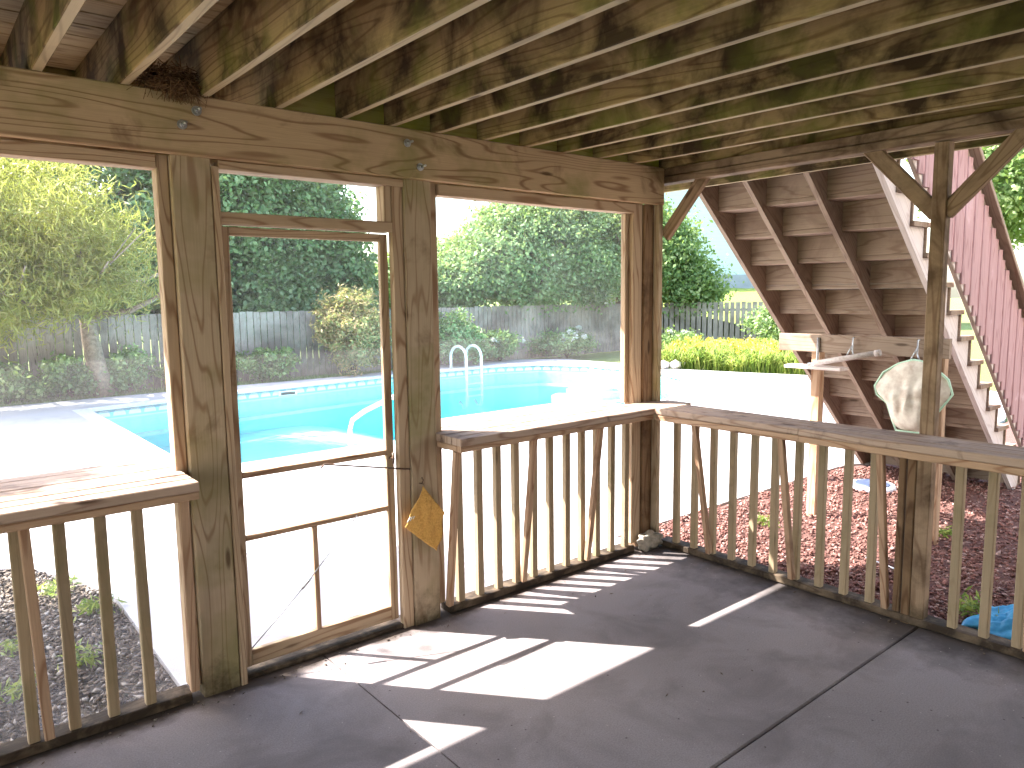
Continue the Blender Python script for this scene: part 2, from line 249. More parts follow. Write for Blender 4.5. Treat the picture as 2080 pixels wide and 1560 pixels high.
# ------------------------------------------------------------------ mesh helpers
class MB:
    def __init__(s): s.v = []; s.f = []; s.uv = []; s.sm = []
    def face(s, idx, uvs, smooth=False): s.f.append(tuple(idx)); s.uv.extend(uvs); s.sm.append(smooth)
    def board(s, A, B, w, t, side=None, ch=0.004, skew=0):
        """board from A to B, w wide along `side`, t thick along the third axis; centred on A-B"""
        A = Vector(A); B = Vector(B); d = (B-A); ln = d.length; d.normalize()
        sd = Vector(side) if side is not None else (Vector((0, 0, 1)) if abs(d.z) < 0.9 else Vector((1, 0, 0)))
        sd = (sd - d*sd.dot(d)).normalized(); th = d.cross(sd).normalized()
        ch = min(ch, w*0.3, t*0.3); hw, ht = w/2, t/2
        pr = [(-hw, -ht+ch), (-hw, ht-ch), (-hw+ch, ht), (hw-ch, ht), (hw, ht-ch), (hw, -ht+ch), (hw-ch, -ht), (-hw+ch, -ht)]
        b = len(s.v); uo, vo = random.uniform(0, 40), random.uniform(0, 40)
        for base in (A, B):
            for a, c in pr: s.v.append(base + sd*a + th*c)
        per = [0]
        for i in range(8):
            p, q = pr[i], pr[(i+1) % 8]; per.append(per[-1]+math.hypot(q[0]-p[0], q[1]-p[1]))
        for i in range(8):
            j = (i+1) % 8; v0, v1 = vo+per[i], vo+per[i+1]
            s.face((b+i, b+8+i, b+8+j, b+j), [(uo, v0), (uo+ln, v0), (uo+ln, v1), (uo, v1)])
        s.face([b+i for i in range(8)], [(uo+pr[i][0]*.2, vo+pr[i][1]) for i in range(8)])
        s.face([b+15-i for i in range(8)], [(uo+pr[7-i][0]*.2, vo+pr[7-i][1]) for i in range(8)])
        return s
    def box(s, x0, x1, y0, y1, z0, z1, axis=None, ch=0.004):
        dx, dy, dz = x1-x0, y1-y0, z1-z0; cx, cy, cz = (x0+x1)/2, (y0+y1)/2, (z0+z1)/2
        ax = axis or 'xyz'[[dx, dy, dz].index(max(dx, dy, dz))]
        if ax == 'x': s.board((x0, cy, cz), (x1, cy, cz), dz, dy, (0, 0, 1), ch)
        elif ax == 'y': s.board((cx, y0, cz), (cx, y1, cz), dz, dx, (0, 0, 1), ch)
        else: s.board((cx, cy, z0), (cx, cy, z1), dx, dy, (1, 0, 0), ch)
        return s
    def poly(s, pts, thick, nrm, uvd):
        """prism: polygon pts extruded by thick along nrm; uvd = direction of the grain"""
        n = Vector(nrm).normalized(); d = Vector(uvd).normalized(); e = n.cross(d); b = len(s.v); k = len(pts); uo, vo = random.uniform(0, 40), random.uniform(0, 40)
        P0 = [Vector(p) for p in pts]; P1 = [p+n*thick for p in P0]; s.v += P0+P1
        U = lambda p: (uo+p.dot(d), vo+p.dot(e))
        s.face(range(b, b+k), [U(p) for p in P0]); s.face(range(b+2*k-1, b+k-1, -1), [U(p) for p in reversed(P1)])
        for i in range(k):
            j = (i+1) % k; l = (P0[j]-P0[i]).length
            s.face((b+i, b+k+i, b+k+j, b+j), [(uo, vo), (uo, vo+thick), (uo+l, vo+thick), (uo+l, vo)])
        return s
    def tube(s, pts, rad, seg=10, caps=True):
        pts = [Vector(p) for p in pts]; rads = rad if hasattr(rad, '__len__') else [rad]*len(pts); rings = []; prev = None; acc = 0
        for i, p in enumerate(pts):
            d = (pts[min(i+1, len(pts)-1)]-pts[max(i-1, 0)]).normalized()
            if prev is None: a = d.orthogonal().normalized()
            else: a = (prev-d*prev.dot(d)).normalized()
            prev = a; bb = d.cross(a); ring = []
            if i: acc += (p-pts[i-1]).length
            for k in range(seg):
                t = 2*math.pi*k/seg; ring.append(len(s.v)); s.v.append(p+(a*math.cos(t)+bb*math.sin(t))*rads[i])
            rings.append((ring, acc))
        for (r0, a0), (r1, a1) in zip(rings, rings[1:]):
            for k in range(seg):
                j = (k+1) % seg; s.face((r0[k], r0[j], r1[j], r1[k]), [(a0, k*.02), (a0, k*.02+.02), (a1, k*.02+.02), (a1, k*.02)], True)
        if caps:
            s.face(list(reversed(rings[0][0])), [(0, 0)]*seg); s.face(rings[-1][0], [(0, 0)]*seg)
        return s
    def build(s, name, m, parent=None):
        me = bpy.data.meshes.new(name); me.from_pydata([tuple(v) for v in s.v], [], s.f)
        uvl = me.uv_layers.new(name='uv'); uvl.data.foreach_set('uv', [c for p in s.uv for c in p])
        me.polygons.foreach_set('use_smooth', s.sm); me.materials.append(m); me.validate(); me.update()
        o = bpy.data.objects.new(name, me); COL.objects.link(o); o.parent = parent
        return o
def npmesh(name, V, F, m, parent=None, smooth=False):
    """V (n,3), F (m,k) arrays"""
    me = bpy.data.meshes.new(name); k = F.shape[1]
    me.vertices.add(len(V)); me.vertices.foreach_set('co', V.astype(np.float32).ravel())
    me.loops.add(F.size); me.loops.foreach_set('vertex_index', F.astype(np.int32).ravel())
    me.polygons.add(len(F)); me.polygons.foreach_set('loop_start', np.arange(0, F.size, k, dtype=np.int32)); me.polygons.foreach_set('loop_total', np.full(len(F), k, dtype=np.int32))
    if smooth: me.polygons.foreach_set('use_smooth', np.ones(len(F), bool))
    me.update(calc_edges=True); me.materials.append(m)
    o = bpy.data.objects.new(name, me); COL.objects.link(o); o.parent = parent; return o
def tag(o, label=None, cat=None, group=None, kind=None):
    if label: o['label'] = label
    if cat: o['category'] = cat
    if group: o['group'] = group
    if kind: o['kind'] = kind
    return o
def thing(name, label, cat, loc=(0, 0, 0), group=None):
    o = bpy.data.objects.new(name, None); COL.objects.link(o); o.location = loc; o.empty_display_size = 0.1
    return tag(o, label, cat, group)
def move_origin(parts, e):
    """children built in world coordinates: keep them in place under a moved empty"""
    for o in parts: o.matrix_parent_inverse = Matrix.Translation(-e.location)
class Thing:
    """a thing whose parts are built in world coordinates around its base"""
    def __init__(s, name, label, cat, loc=(0, 0, 0), group=None): s.e = thing(name, label, cat, loc, group)
    def add(s, name, mb, m, parent=None, label=None):
        o = mb.build(name, m, parent or s.e)
        if parent is None: o.matrix_parent_inverse = Matrix.Translation(-s.e.location)
        if label: o['label'] = label
        return o
def struct(name, mb, m): return tag(mb.build(name, m), kind='structure')
def copy_under(o, parent, off=(0, 0, 0)):
    c = o.copy(); COL.objects.link(c); c.parent = parent; c.matrix_parent_inverse = o.matrix_parent_inverse.copy(); c.location = Vector(o.location)+Vector(off); return c

# ------------------------------------------------------------------ ground, patio, pool, beds
GZ = -0.10
def fill(loops, z, uvscale=1):
    bm = bmesh.new(); edges = []
    for lp in loops:
        vs = [bm.verts.new((x, y, z)) for x, y in lp]
        for i in range(len(vs)): edges.append(bm.edges.new((vs[i], vs[(i+1) % len(vs)])))
    bmesh.ops.triangle_fill(bm, use_beauty=True, use_dissolve=False, edges=edges, normal=(0, 0, 1))
    return bm
def fillobj(name, loops, z, m, skirt=0, kind='structure'):
    bm = fill(loops, z)
    for fc in bm.faces:
        if fc.normal.z < 0: fc.normal_flip()
    if skirt:
        for e in [e for e in bm.edges if len(e.link_faces) == 1]:
            a, b = e.verts; c = bm.verts.new((b.co.x, b.co.y, z-skirt)); d = bm.verts.new((a.co.x, a.co.y, z-skirt)); bm.faces.new((a, b, c, d))
    me = bpy.data.meshes.new(name); bm.to_mesh(me); bm.free(); me.materials.append(m)
    o = bpy.data.objects.new(name, me); COL.objects.link(o); o['kind'] = kind; return o
def smooth_loop(pts, n=4):
    out = []
    k = len(pts)
    for i in range(k):
        p0, p1, p2, p3 = [Vector((*pts[(i+j-1) % k], 0)) for j in range(4)]
        for t in [q/n for q in range(n)]:
            out.append(tuple((0.5*((2*p1)+(-p0+p2)*t+(2*p0-5*p1+4*p2-p3)*t*t+(-p0+3*p1-3*p2+p3)*t**3))[:2]))
    return out
POOL_C = [(9.8, 8.9), (9.4, 7.35), (8.5, 6.1), (7.2, 5.25), (5.4, 4.75), (3.5, 4.6)]
POOL = [(3.5, 4.6), (-1.57, 4.6), (-1.57, 10.86), (0.0, 11.15), (1.2, 11.45), (4.75, 11.9), (6.3, 11.98), (8.0, 12.0), (9.2, 11.6), (9.85, 10.4)] + smooth_loop(POOL_C)[:16]+[(4.3, 4.63)]
PATIO = [(0.14, 0.18), (-3.0, 0.18), (-3.0, 1.7), (-3.10, 2.2), (-3.35, 2.7), (-4.2, 3.3), (-7.5, 3.8), (-12, 3.8), (-12, 12.1), (-2.7, 12.3), (0, 12.42), (4.5, 12.55), (6.3, 13.1), (7.6, 13.3), (9.5, 13.1), (10.7, 12.1), (10.75, 10.3), (10.4, 8.5), (10.9, 6.6), (11.4, 5.1), (11.9, 3.0), (11.0, 1.2), (8.0, 0.35), (5.0, 0.1), (4.2, 0.2), (3.95, 0.33), (3.78, 0.45), (3.5, 0.497), (0.14, 0.497)]
fillobj('patio', [PATIO, POOL], GZ, M_PATIO, 0.10)
ins = [(p[0]*0.985+0.05, p[1]*0.985+0.08) for p in POOL]
def offs(lp, d):
    k = len(lp); out = []
    A = sum(lp[i][0]*lp[(i+1) % k][1]-lp[(i+1) % k][0]*lp[i][1] for i in range(k)); sg = 1 if A > 0 else -1
    for i in range(k):
        a, b = Vector(lp[i-1]), Vector(lp[(i+1) % k]); t = (b-a).normalized(); out.append((lp[i][0]+t.y*sg*d, lp[i][1]-t.x*sg*d))
    return out
fillobj('lawn', [[(-160, -60), (200, -60), (200, 220), (-160, 220)], offs(POOL, 0.25)], GZ-0.055, M_LAWN)
# coping
mb = MB(); n = len(POOL); OUT = offs(POOL, 0.24); INN = offs(POOL, -0.03)
for i in range(n):
    j = (i+1) % n; b = len(mb.v)
    for (x, y), z in ((OUT[i], GZ+0.004), (OUT[j], GZ+0.004), (POOL[j], GZ+0.012), (POOL[i], GZ+0.012), (INN[j], GZ-0.005), (INN[i], GZ-0.005), (INN[j], GZ-0.05), (INN[i], GZ-0.05)): mb.v.append(Vector((x, y, z)))
    for q in ((0, 1, 2, 3), (3, 2, 4, 5), (5, 4, 6, 7)): mb.face([b+a for a in q], [(0, 0)]*4)
struct('pool_coping', mb, plain('pale coping', (0.66, 0.64, 0.60), 0.7, 0, 20, (0.55, 0.53, 0.5)))
# basin walls + sloping floor
mb = MB(); acc = 0
def depth(x, y): t = min(1, max(0, (x-2.2)/3.5)); t = t*t*(3-2*t); q = min(1, max(0, (y-7.0)/1.6)); q = max(q*q*(3-2*q), min(1, max(0, (x-3.0)/1.5))); return -0.58-0.37*q-0.75*t*q
for i in range(n):
    j = (i+1) % n; p, q = POOL[i], POOL[j]; l = math.dist(p, q); b = len(mb.v); d0, d1 = depth(*p), depth(*q)
    mb.v += [Vector((*p, GZ)), Vector((*q, GZ)), Vector((*q, d1)), Vector((*p, d0))]
    mb.face((b, b+1, b+2, b+3), [(acc, 0), (acc+l, 0), (acc+l, -d1+GZ), (acc, -d0+GZ)]); acc += l
basin = struct('pool_basin', mb, M_LINER)
bm = fill([POOL], 0)
for _ in range(6): bmesh.ops.triangulate(bm, faces=bm.faces); bmesh.ops.subdivide_edges(bm, edges=[e for e in bm.edges if e.calc_length() > 0.8], cuts=1)
bmesh.ops.triangulate(bm, faces=bm.faces)
for v in bm.verts: v.co.z = depth(v.co.x, v.co.y)
me = bpy.data.meshes.new('pool_floor'); bm.to_mesh(me); bm.free(); me.materials.append(M_FLOORP)
o = bpy.data.objects.new('pool_floor', me); COL.objects.link(o); o['kind'] = 'structure'
# water body (closed)
WZ = -0.32; mb = MB(); inw = offs(POOL, -0.006); k = len(inw)
bm = bmesh.new(); top = [bm.verts.new((x, y, WZ)) for x, y in inw]; bot = [bm.verts.new((x, y, depth(x, y)+0.01)) for x, y in inw]
bm.faces.new(top); bm.faces.new(list(reversed(bot)))
for i in range(k): j = (i+1) % k; bm.faces.new((top[j], top[i], bot[i], bot[j]))
bmesh.ops.recalc_face_normals(bm, faces=bm.faces); bmesh.ops.triangulate(bm, faces=bm.faces)
me = bpy.data.meshes.new('pool_water'); bm.to_mesh(me); bm.free(); me.materials.append(M_WATER)
o = bpy.data.objects.new('pool_water', me); COL.objects.link(o); o['kind'] = 'structure'
# bench ledge in the water along the far wall, white steps at the far right end
mb = MB()
for i in range(2, 9):
    p, q = Vector((*POOL[i], 0)), Vector((*POOL[i+1], 0)); nn = (q-p).cross(Vector((0, 0, 1))).normalized()
    b = len(mb.v); zz = -0.62
    mb.v += [Vector((p.x, p.y, zz)), Vector((q.x, q.y, zz)), Vector((q.x, q.y, zz))+nn*0.14, Vector((p.x, p.y, zz))+nn*0.14, Vector((q.x, q.y, zz-.06))+nn*0.14, Vector((p.x, p.y, zz-.06))+nn*0.14]
    mb.face((b, b+1, b+2, b+3), [(0, 1)]*4); mb.face((b+3, b+2, b+4, b+5), [(0, 1)]*4)
t = mb.build('pool_ledge', M_WHITE); tag(t, kind='structure')
T = Thing('pool_steps', 'white moulded steps in the water at the far right end of the pool', 'pool steps', (9.6, 10.0, -2))
for kx, (rr, zt) in enumerate(((1.25, -0.85), (0.85, -0.68), (0.5, -0.52))):
    mb = MB(); pts = [(9.78+0.0, 10.2, 0)]
    ring = [(9.75-math.sin(a)*rr, 9.9+math.cos(a)*rr*0.95, zt-0.3) for a in [math.pi*q/14 for q in range(15)]]
    mb.poly([(x, y, zt-0.25) for x, y, _ in ring], 0.25, (0, 0, 1), (1, 0, 0)); T.add('step', mb, M_WHITE)
T = Thing('pool_skimmer', 'small white skimmer mouth in the tiled pool wall', 'pool skimmer', (2.2, 11.55, -0.2))
mb = MB(); mb.box(2.0, 2.4, 11.53, 11.56, -0.29, -0.19, 'x', 0.01); T.add('frame', mb, M_WHITE); mb = MB(); mb.box(2.05, 2.35, 11.52, 11.532, -0.27, -0.215, 'x'); T.add('opening', mb, M_BLACK)

# porch slab with two sawn joints (real grooves: the slab is laid as separate panels)
def slab(x0, x1, y0, y1):
    mbs.box(x0, x1, y0, y1, -0.25, 0.0, 'x', 0.006)
mbs = MB(); g = 0.0035
slab(-9, -2.44-g, -7, 0.18); slab(-2.44+g, 0.13, -1.70+g, 0.18); slab(-2.44+g, 0.13, -7, -1.70-g)
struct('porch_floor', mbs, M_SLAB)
# beds
fillobj('mulch_ground', [[(0.14, -9), (14, -9), (14, 0.2), (8, 0.3), (5.0, 0.09), (4.2, 0.19), (3.95, 0.32), (3.78, 0.44), (3.5, 0.49), (0.14, 0.49)]], GZ-0.02, M_BEDR)
fillobj('soil_ground', [[(-3.0, 0.18), (-9, 0.18), (-12, 3.8), (-7.5, 3.8), (-4.2, 3.3), (-3.35, 2.7), (-3.10, 2.2), (-3.0, 1.7)]], GZ-0.03, M_BEDL)
def chips(name, pts, z, smin, smax, m, flat=0.45, zj=0.02):
    nP = len(pts); base = np.array([(-1, 0, 0), (1, 0, 0), (0, -1, 0), (0, 1, 0), (0, 0, 1), (0, 0, -1)], float)
    sc = RNG.uniform(smin, smax, (nP, 1, 1)) * np.stack([RNG.uniform(.6, 1.7, nP), RNG.uniform(.5, 1, nP), RNG.uniform(.25, flat+.3, nP)], -1)[:, None, :]
    V = base[None]*sc*RNG.uniform(.7, 1.3, (nP, 6, 1)); a = RNG.uniform(0, 6.28, nP); t = RNG.normal(0, .45, nP)
    ct, st = np.cos(t)[:, None], np.sin(t)[:, None]; x, y, zz = V[..., 0], V[..., 1], V[..., 2]
    x, zz = x*ct-zz*st, x*st+zz*ct; ca, sa = np.cos(a)[:, None], np.sin(a)[:, None]; x, y = x*ca-y*sa, x*sa+y*ca
    V = np.stack([x+pts[:, 0:1], y+pts[:, 1:2], zz+z+RNG.uniform(0, zj, (nP, 1))], -1).reshape(-1, 3)
    Ft = np.array([(0, 2, 4), (2, 1, 4), (1, 3, 4), (3, 0, 4), (2, 0, 5), (1, 2, 5), (3, 1, 5), (0, 3, 5)])
    F = (Ft[None]+(np.arange(nP)*6)[:, None, None]).reshape(-1, 3); return npmesh(name, V, F, m)
pts = np.stack([0.17+RNG.uniform(0, 1, 42000)**1.5*6.5, RNG.uniform(-4.6, 0.47, 42000)], -1)
pts = pts[(pts[:, 0] < 3.5) | (pts[:, 1] < 0.45-(pts[:, 0]-3.5)*0.6)]
tag(chips('red_mulch', pts, GZ-0.012, 0.007, 0.02, CH_RED), 'loose reddish mulch covering the bed under the stairs', 'mulch', kind='stuff')
pts = np.stack([RNG.uniform(-5.2, -2.97, 16000), RNG.uniform(0.2, 3.4, 16000)], -1)
pts = pts[(pts[:, 0] < -3.02) & (pts[:, 1] < 2.75+(-3.35-pts[:, 0])*0.7*(pts[:, 0] < -3.35)-(pts[:, 0] > -3.35)*(pts[:, 0]+3.35)*2.6)]
tag(chips('bark_mulch', pts, GZ-0.02, 0.007, 0.024, CH_BROWN, 0.25), 'brown bark chips and soil beside the walkway', 'mulch', kind='stuff')

# ------------------------------------------------------------------ porch: deck above
T = Thing('raised_deck', 'raised wooden deck overhead with stained joists seen from below', 'deck', (-3, -2, 2.5))
HB, HT = 2.277, 2.511; JH = 0.235
nearx = [-3.45, -3.17, -2.88, -2.575, -2.27, -2.02, -1.76, -1.47, -1.18, -0.90, -0.61, -0.30, 0.0]
farx = [-3.45, -3.17, -2.88, -2.60, -2.30, -1.99, -1.70, -1.37, -1.06, -0.72, -0.40, -0.08, 0.22]
xs = [(-7.4+0.282*i, -7.4+0.282*i) for i in range(14)] + list(zip(nearx, farx)) + [(0.30, 0.52), (0.57, 0.78)]
for a, b in xs:
    sl_ = (b-a)/2.2*0.55
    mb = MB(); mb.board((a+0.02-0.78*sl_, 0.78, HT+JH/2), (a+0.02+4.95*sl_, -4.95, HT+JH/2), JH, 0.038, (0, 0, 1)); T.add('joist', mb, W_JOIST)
mb = MB()
for i in range(40):
    y0 = -5+i*0.1465
    x = -8.2
    while x < 0.85:
        x1 = min(0.88, x+random.uniform(2.4, 4.0)); mb.box(x, x1-0.003, y0, y0+0.14, HT+JH, HT+JH+0.032, 'x'); x = x1
T.add('deck_boards', mb, W_DECKB)
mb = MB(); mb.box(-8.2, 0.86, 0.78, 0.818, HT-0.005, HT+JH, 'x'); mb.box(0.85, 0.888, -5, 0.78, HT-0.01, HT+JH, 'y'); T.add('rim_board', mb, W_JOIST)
blk = MB()
for i in range(17, 27):
    (a, b), (c_, d_) = xs[i-0], xs[i+1] if i+1 < len(xs) else (0.57, 0.78)
    blk.box(a+0.042, c_-0.002, 0.01, 0.048, HT+0.002, HT+JH-0.002, 'x')
T.add('blocking', blk, wood('mossy blocking', (0.40, 0.34, 0.13), (0.26, 0.20, 0.07), green=(0.26, 0.30, 0.03), green_lo=0.35, green_hi=0.6))

# main beam
T = Thing('support_beam', 'thick weathered beam with flowing grain across the top of the screened side', 'beam', (-1.9, 0, HB))
mb = MB(); mb.box(-8.2, 0.0, -0.035, 0.003, HB, HT-0.001, 'x'); T.add('inner_plank', mb, W_BEAM)
mb = MB(); mb.box(-8.2, 0.0, 0.142, 0.18, HB, HT-0.001, 'x'); T.add('outer_plank', mb, W_BEAM)
for bx_, bz in ((-2.897, 2.45), (-2.955, 2.39), (-1.925, 2.44), (-1.855, 2.335)):
    mb = MB(); mb.tube([(bx_, -0.035, bz), (bx_, -0.039, bz)], 0.019, 14); b0 = T.add('bolt', mb, M_STEEL)
    mb = MB(); mb.tube([(bx_, -0.039, bz), (bx_, -0.052, bz)], 0.011, 6); mb.tube([(bx_, -0.052, bz), (bx_+0.003, -0.08, bz+0.002)], 0.006, 8); T.add('nut', mb, M_STEEL, parent=b0)

# posts
T = Thing('porch_post', 'wide wooden post left of the screen door', 'post', (-2.92, 0.05, 0))
mb = MB(); mb.box(-2.997, -2.843, 0.0, 0.138, 0, HB-0.001, 'z'); T.add('post_core', mb, W_POST)
mb = MB(); mb.box(-2.840, -2.812, -0.004, 0.125, 0, HB-0.03, 'z', 0.003); T.add('door_jamb', mb, W_TRIM)
mb = MB(); mb.box(-3.045, -3.0, 0.03, 0.10, 0.05, HB-0.002, 'z', 0.003); T.add('side_strip', mb, W_TRIM)
T = Thing('porch_post', 'knotty wooden post between the screen door and the right window', 'post', (-1.85, 0.05, 0))
mb = MB(); mb.box(-1.930, -1.775, 0.0, 0.138, 0, HB-0.001, 'z'); T.add('post_core', mb, W_POST)
mb = MB(); mb.box(-1.992, -1.933, 0.012, 0.055, 0, HB-0.03, 'z', 0.003); T.add('door_jamb', mb, W_TRIM)
mb = MB(); mb.box(-1.772, -1.715, 0.04, 0.10, 0.06, HB-0.002, 'z', 0.003); T.add('side_strip', mb, W_TRIM)
T = Thing('porch_post', 'corner post with a dark stained groove where both railings meet', 'post', (-0.1, 0.05, 0))
mb = MB(); mb.box(-0.135, -0.045, 0.01, 0.138, 0, HB-0.001, 'z'); T.add('post_core', mb, W_DARK)
mb = MB(); mb.box(-0.040, 0.0, -0.03, 0.10, 0, 2.41, 'z'); T.add('face_board', mb, W_POST)
mb = MB(); mb.box(-0.225, -0.139, 0.025, 0.10, 0.05, HB-0.002, 'z'); T.add('side_strip', mb, W_TRIM)
T = Thing('porch_post', 'slim square post on the open right side carrying two diagonal braces', 'post', (0.05, -1.7, 0))
mb = MB(); mb.box(0.004, 0.066, -1.722, -1.655, 0, 2.405, 'z'); T.add('post_core', mb, W_SLIM)
mb = MB(); mb.box(0.010, 0.05, -1.60, -1.565, 0, 0.93, 'z'); mb.box(0.004, 0.05, -1.652, -1.61, 0, 0.93, 'z'); T.add('side_strip', mb, W_DARK)
T = Thing('header_plate', 'narrow plate under the deck edge on the open right side with diagonal braces', 'beam', (0.02, -1.7, 2.4))
mb = MB(); mb.box(-0.002, 0.09, -5.0, 0.10, 2.412, 2.455, 'y'); mb.box(0.006, 0.044, -5.0, 0.10, 2.458, 2.508, 'y'); T.add('plate', mb, W_JOIST2)
for (y0, z0, y1, z1) in ((-1.67, 2.075, -1.30, 2.47), (-1.71, 2.075, -2.09, 2.47), (-0.02, 2.08, -0.34, 2.45)):
    mb = MB(); mb.board((0.036, y0, z0), (0.036, y1, z1), 0.075, 0.038, (0, 1, 0)); T.add('knee_brace', mb, W_SLIM)

# screens
def screen(name, label, cat, x0, x1, z0, z1, fr, y=0.075, top=0.045):
    T = Thing(name, label, cat, ((x0+x1)/2, y, z0))
    return T
T = Thing('window_screen', 'large insect screen above the counter left of the wide post', 'screen', (-4.2, 0.07, 1.0))
mb = MB(); mb.box(-6.2, -3.048, 0.02, 0.10, HB-0.055, HB-0.003, 'x', 0.003); T.add('top_rail', mb, W_TRIM)
mb = MB(); mb.v += [Vector(p) for p in ((-6.2, 0.085, 1.0), (-3.047, 0.085, 1.0), (-3.047, 0.085, HB-0.05), (-6.2, 0.085, HB-0.05))]; mb.face((0, 1, 2, 3), [(0, 0)]*4); T.add('mesh', mb, M_SCREEN)
T = Thing('window_screen', 'large insect screen above the counter between the knotty post and the corner', 'screen', (-1.0, 0.07, 1.0))
mb = MB(); mb.box(-1.713, -0.228, 0.02, 0.10, HB-0.06, HB-0.003, 'x', 0.003); T.add('top_rail', mb, W_TRIM)
mb = MB(); mb.box(-0.262, -0.228, 0.06, 0.10, 1.003, HB-0.063, 'z', 0.003); T.add('side_rail', mb, W_TRIM)
mb = MB(); mb.v += [Vector(p) for p in ((-1.72, 0.085, 1.0), (-0.228, 0.085, 1.0), (-0.228, 0.085, HB-0.05), (-1.72, 0.085, HB-0.05))]; mb.face((0, 1, 2, 3), [(0, 0)]*4); T.add('mesh', mb, M_SCREEN)
T = Thing('transom_window', 'narrow screened transom above the screen door', 'screen', (-2.4, 0.05, 2.0))
mb = MB(); mb.box(-2.810, -1.934, 0.0, 0.10, 2.238, HB-0.003, 'x', 0.003); T.add('top_rail', mb, W_TRIM)
mb = MB(); mb.box(-2.810, -1.995, 0.008, 0.10, 2.02, 2.068, 'x', 0.003); T.add('bottom_rail', mb, W_TRIM)
mb = MB(); mb.box(-2.035, -1.995, 0.015, 0.09, 2.069, 2.237, 'z', 0.003); T.add('side_rail', mb, W_TRIM)
mb = MB(); mb.v += [Vector(p) for p in ((-2.81, 0.085, 2.05), (-2.02, 0.085, 2.05), (-2.02, 0.085, 2.25), (-2.81, 0.085, 2.25))]; mb.face((0, 1, 2, 3), [(0, 0)]*4); T.add('mesh', mb, M_SCREEN)
T = Thing('dusty_screen', 'dusty clear sheet behind the balusters left of the wide post', 'screen', (-4.2, 0.1, 0))
mb = MB(); mb.v += [Vector(p) for p in ((-6.2, 0.10, 0.04), (-3.047, 0.10, 0.04), (-3.047, 0.10, 0.93), (-6.2, 0.10, 0.93))]; mb.face((0, 1, 2, 3), [(0, 0)]*4); T.add('sheet', mb, M_VINYL)
T = Thing('dusty_screen', 'thin screen behind the balusters between the knotty post and the corner', 'screen', (-1.0, 0.1, 0))
mb = MB(); mb.v += [Vector(p) for p in ((-1.72, 0.10, 0.04), (-0.228, 0.10, 0.04), (-0.228, 0.10, 0.93), (-1.72, 0.10, 0.93))]; mb.face((0, 1, 2, 3), [(0, 0)]*4); T.add('sheet', mb, M_SCREEN)

# screen door
T = Thing('screen_door', 'old wooden screen door with thin crossbars and a wire brace', 'door', (-2.4, 0.07, 0))
DY0, DY1 = 0.058, 0.084
mb = MB(); mb.box(-2.808, -2.765, DY0, DY1, 0.045, 2.012, 'z', 0.003); T.add('hinge_stile', mb, W_TRIM)
mb = MB(); mb.box(-2.040, -1.997, DY0, DY1, 0.045, 2.012, 'z', 0.003); T.add('latch_stile', mb, W_TRIM)
mb = MB(); mb.box(-2.764, -2.041, DY0, DY1, 1.975, 2.012, 'x', 0.003); T.add('top_rail', mb, W_TRIM)
mb = MB(); mb.box(-2.764, -2.041, DY0, DY1, 0.045, 0.118, 'x', 0.003); T.add('bottom_rail', mb, W_TRIM)
mb = MB(); mb.box(-2.764, -2.041, DY0, DY1-0.003, 0.915, 0.942, 'x', 0.003); T.add('middle_rail', mb, W_RAIL)
mb = MB(); mb.box(-2.764, -2.041, DY0, DY1-0.003, 0.628, 0.652, 'x', 0.003); T.add('middle_rail', mb, W_RAIL)
mb = MB(); mb.box(-2.448, -2.424, DY0, DY1-0.003, 0.119, 0.627, 'z', 0.003); T.add('mullion', mb, W_RAIL)
mb = MB(); mb.v += [Vector(p) for p in ((-2.77, 0.071, 0.1), (-2.03, 0.071, 0.1), (-2.03, 0.071, 1.99), (-2.77, 0.071, 1.99))]; mb.face((0, 1, 2, 3), [(0, 0)]*4); T.add('mesh', mb, screenmat('door screen', 0.045, 0.075, 2.0))
mb = MB(); mb.tube([(-2.77, 0.05, 0.13), (-2.52, 0.05, 0.345)], 0.0028, 6); mb.tube([(-2.52, 0.05, 0.345), (-2.47, 0.05, 0.39)], 0.007, 8); mb.tube([(-2.47, 0.05, 0.39), (-2.22, 0.05, 0.64)], 0.0028, 6); T.add('turnbuckle_brace', mb, M_STEEL)
mb = MB(); mb.tube([(-2.40, 0.045, 0.91), (-2.385, 0.04, 0.925), (-1.945, -0.008, 0.84)], 0.0042, 8); T.add('closer_rod', mb, M_RUST)
mb = MB(); mb.tube([(-2.02, 0.055, 0.90), (-2.02, 0.028, 0.90)], 0.008, 10); mb.tube([(-2.02, 0.028, 0.875), (-2.02, 0.022, 0.90), (-2.02, 0.028, 0.93)], 0.006, 8); T.add('handle', mb, M_RUST)
T = Thing('door_sill', 'low worn threshold under the screen door', 'threshold', (-2.4, 0.08, 0))
mb = MB(); mb.box(-2.808, -1.995, 0.02, 0.15, 0.002, 0.022, 'x', 0.005); T.add('board', mb, W_PLATE)

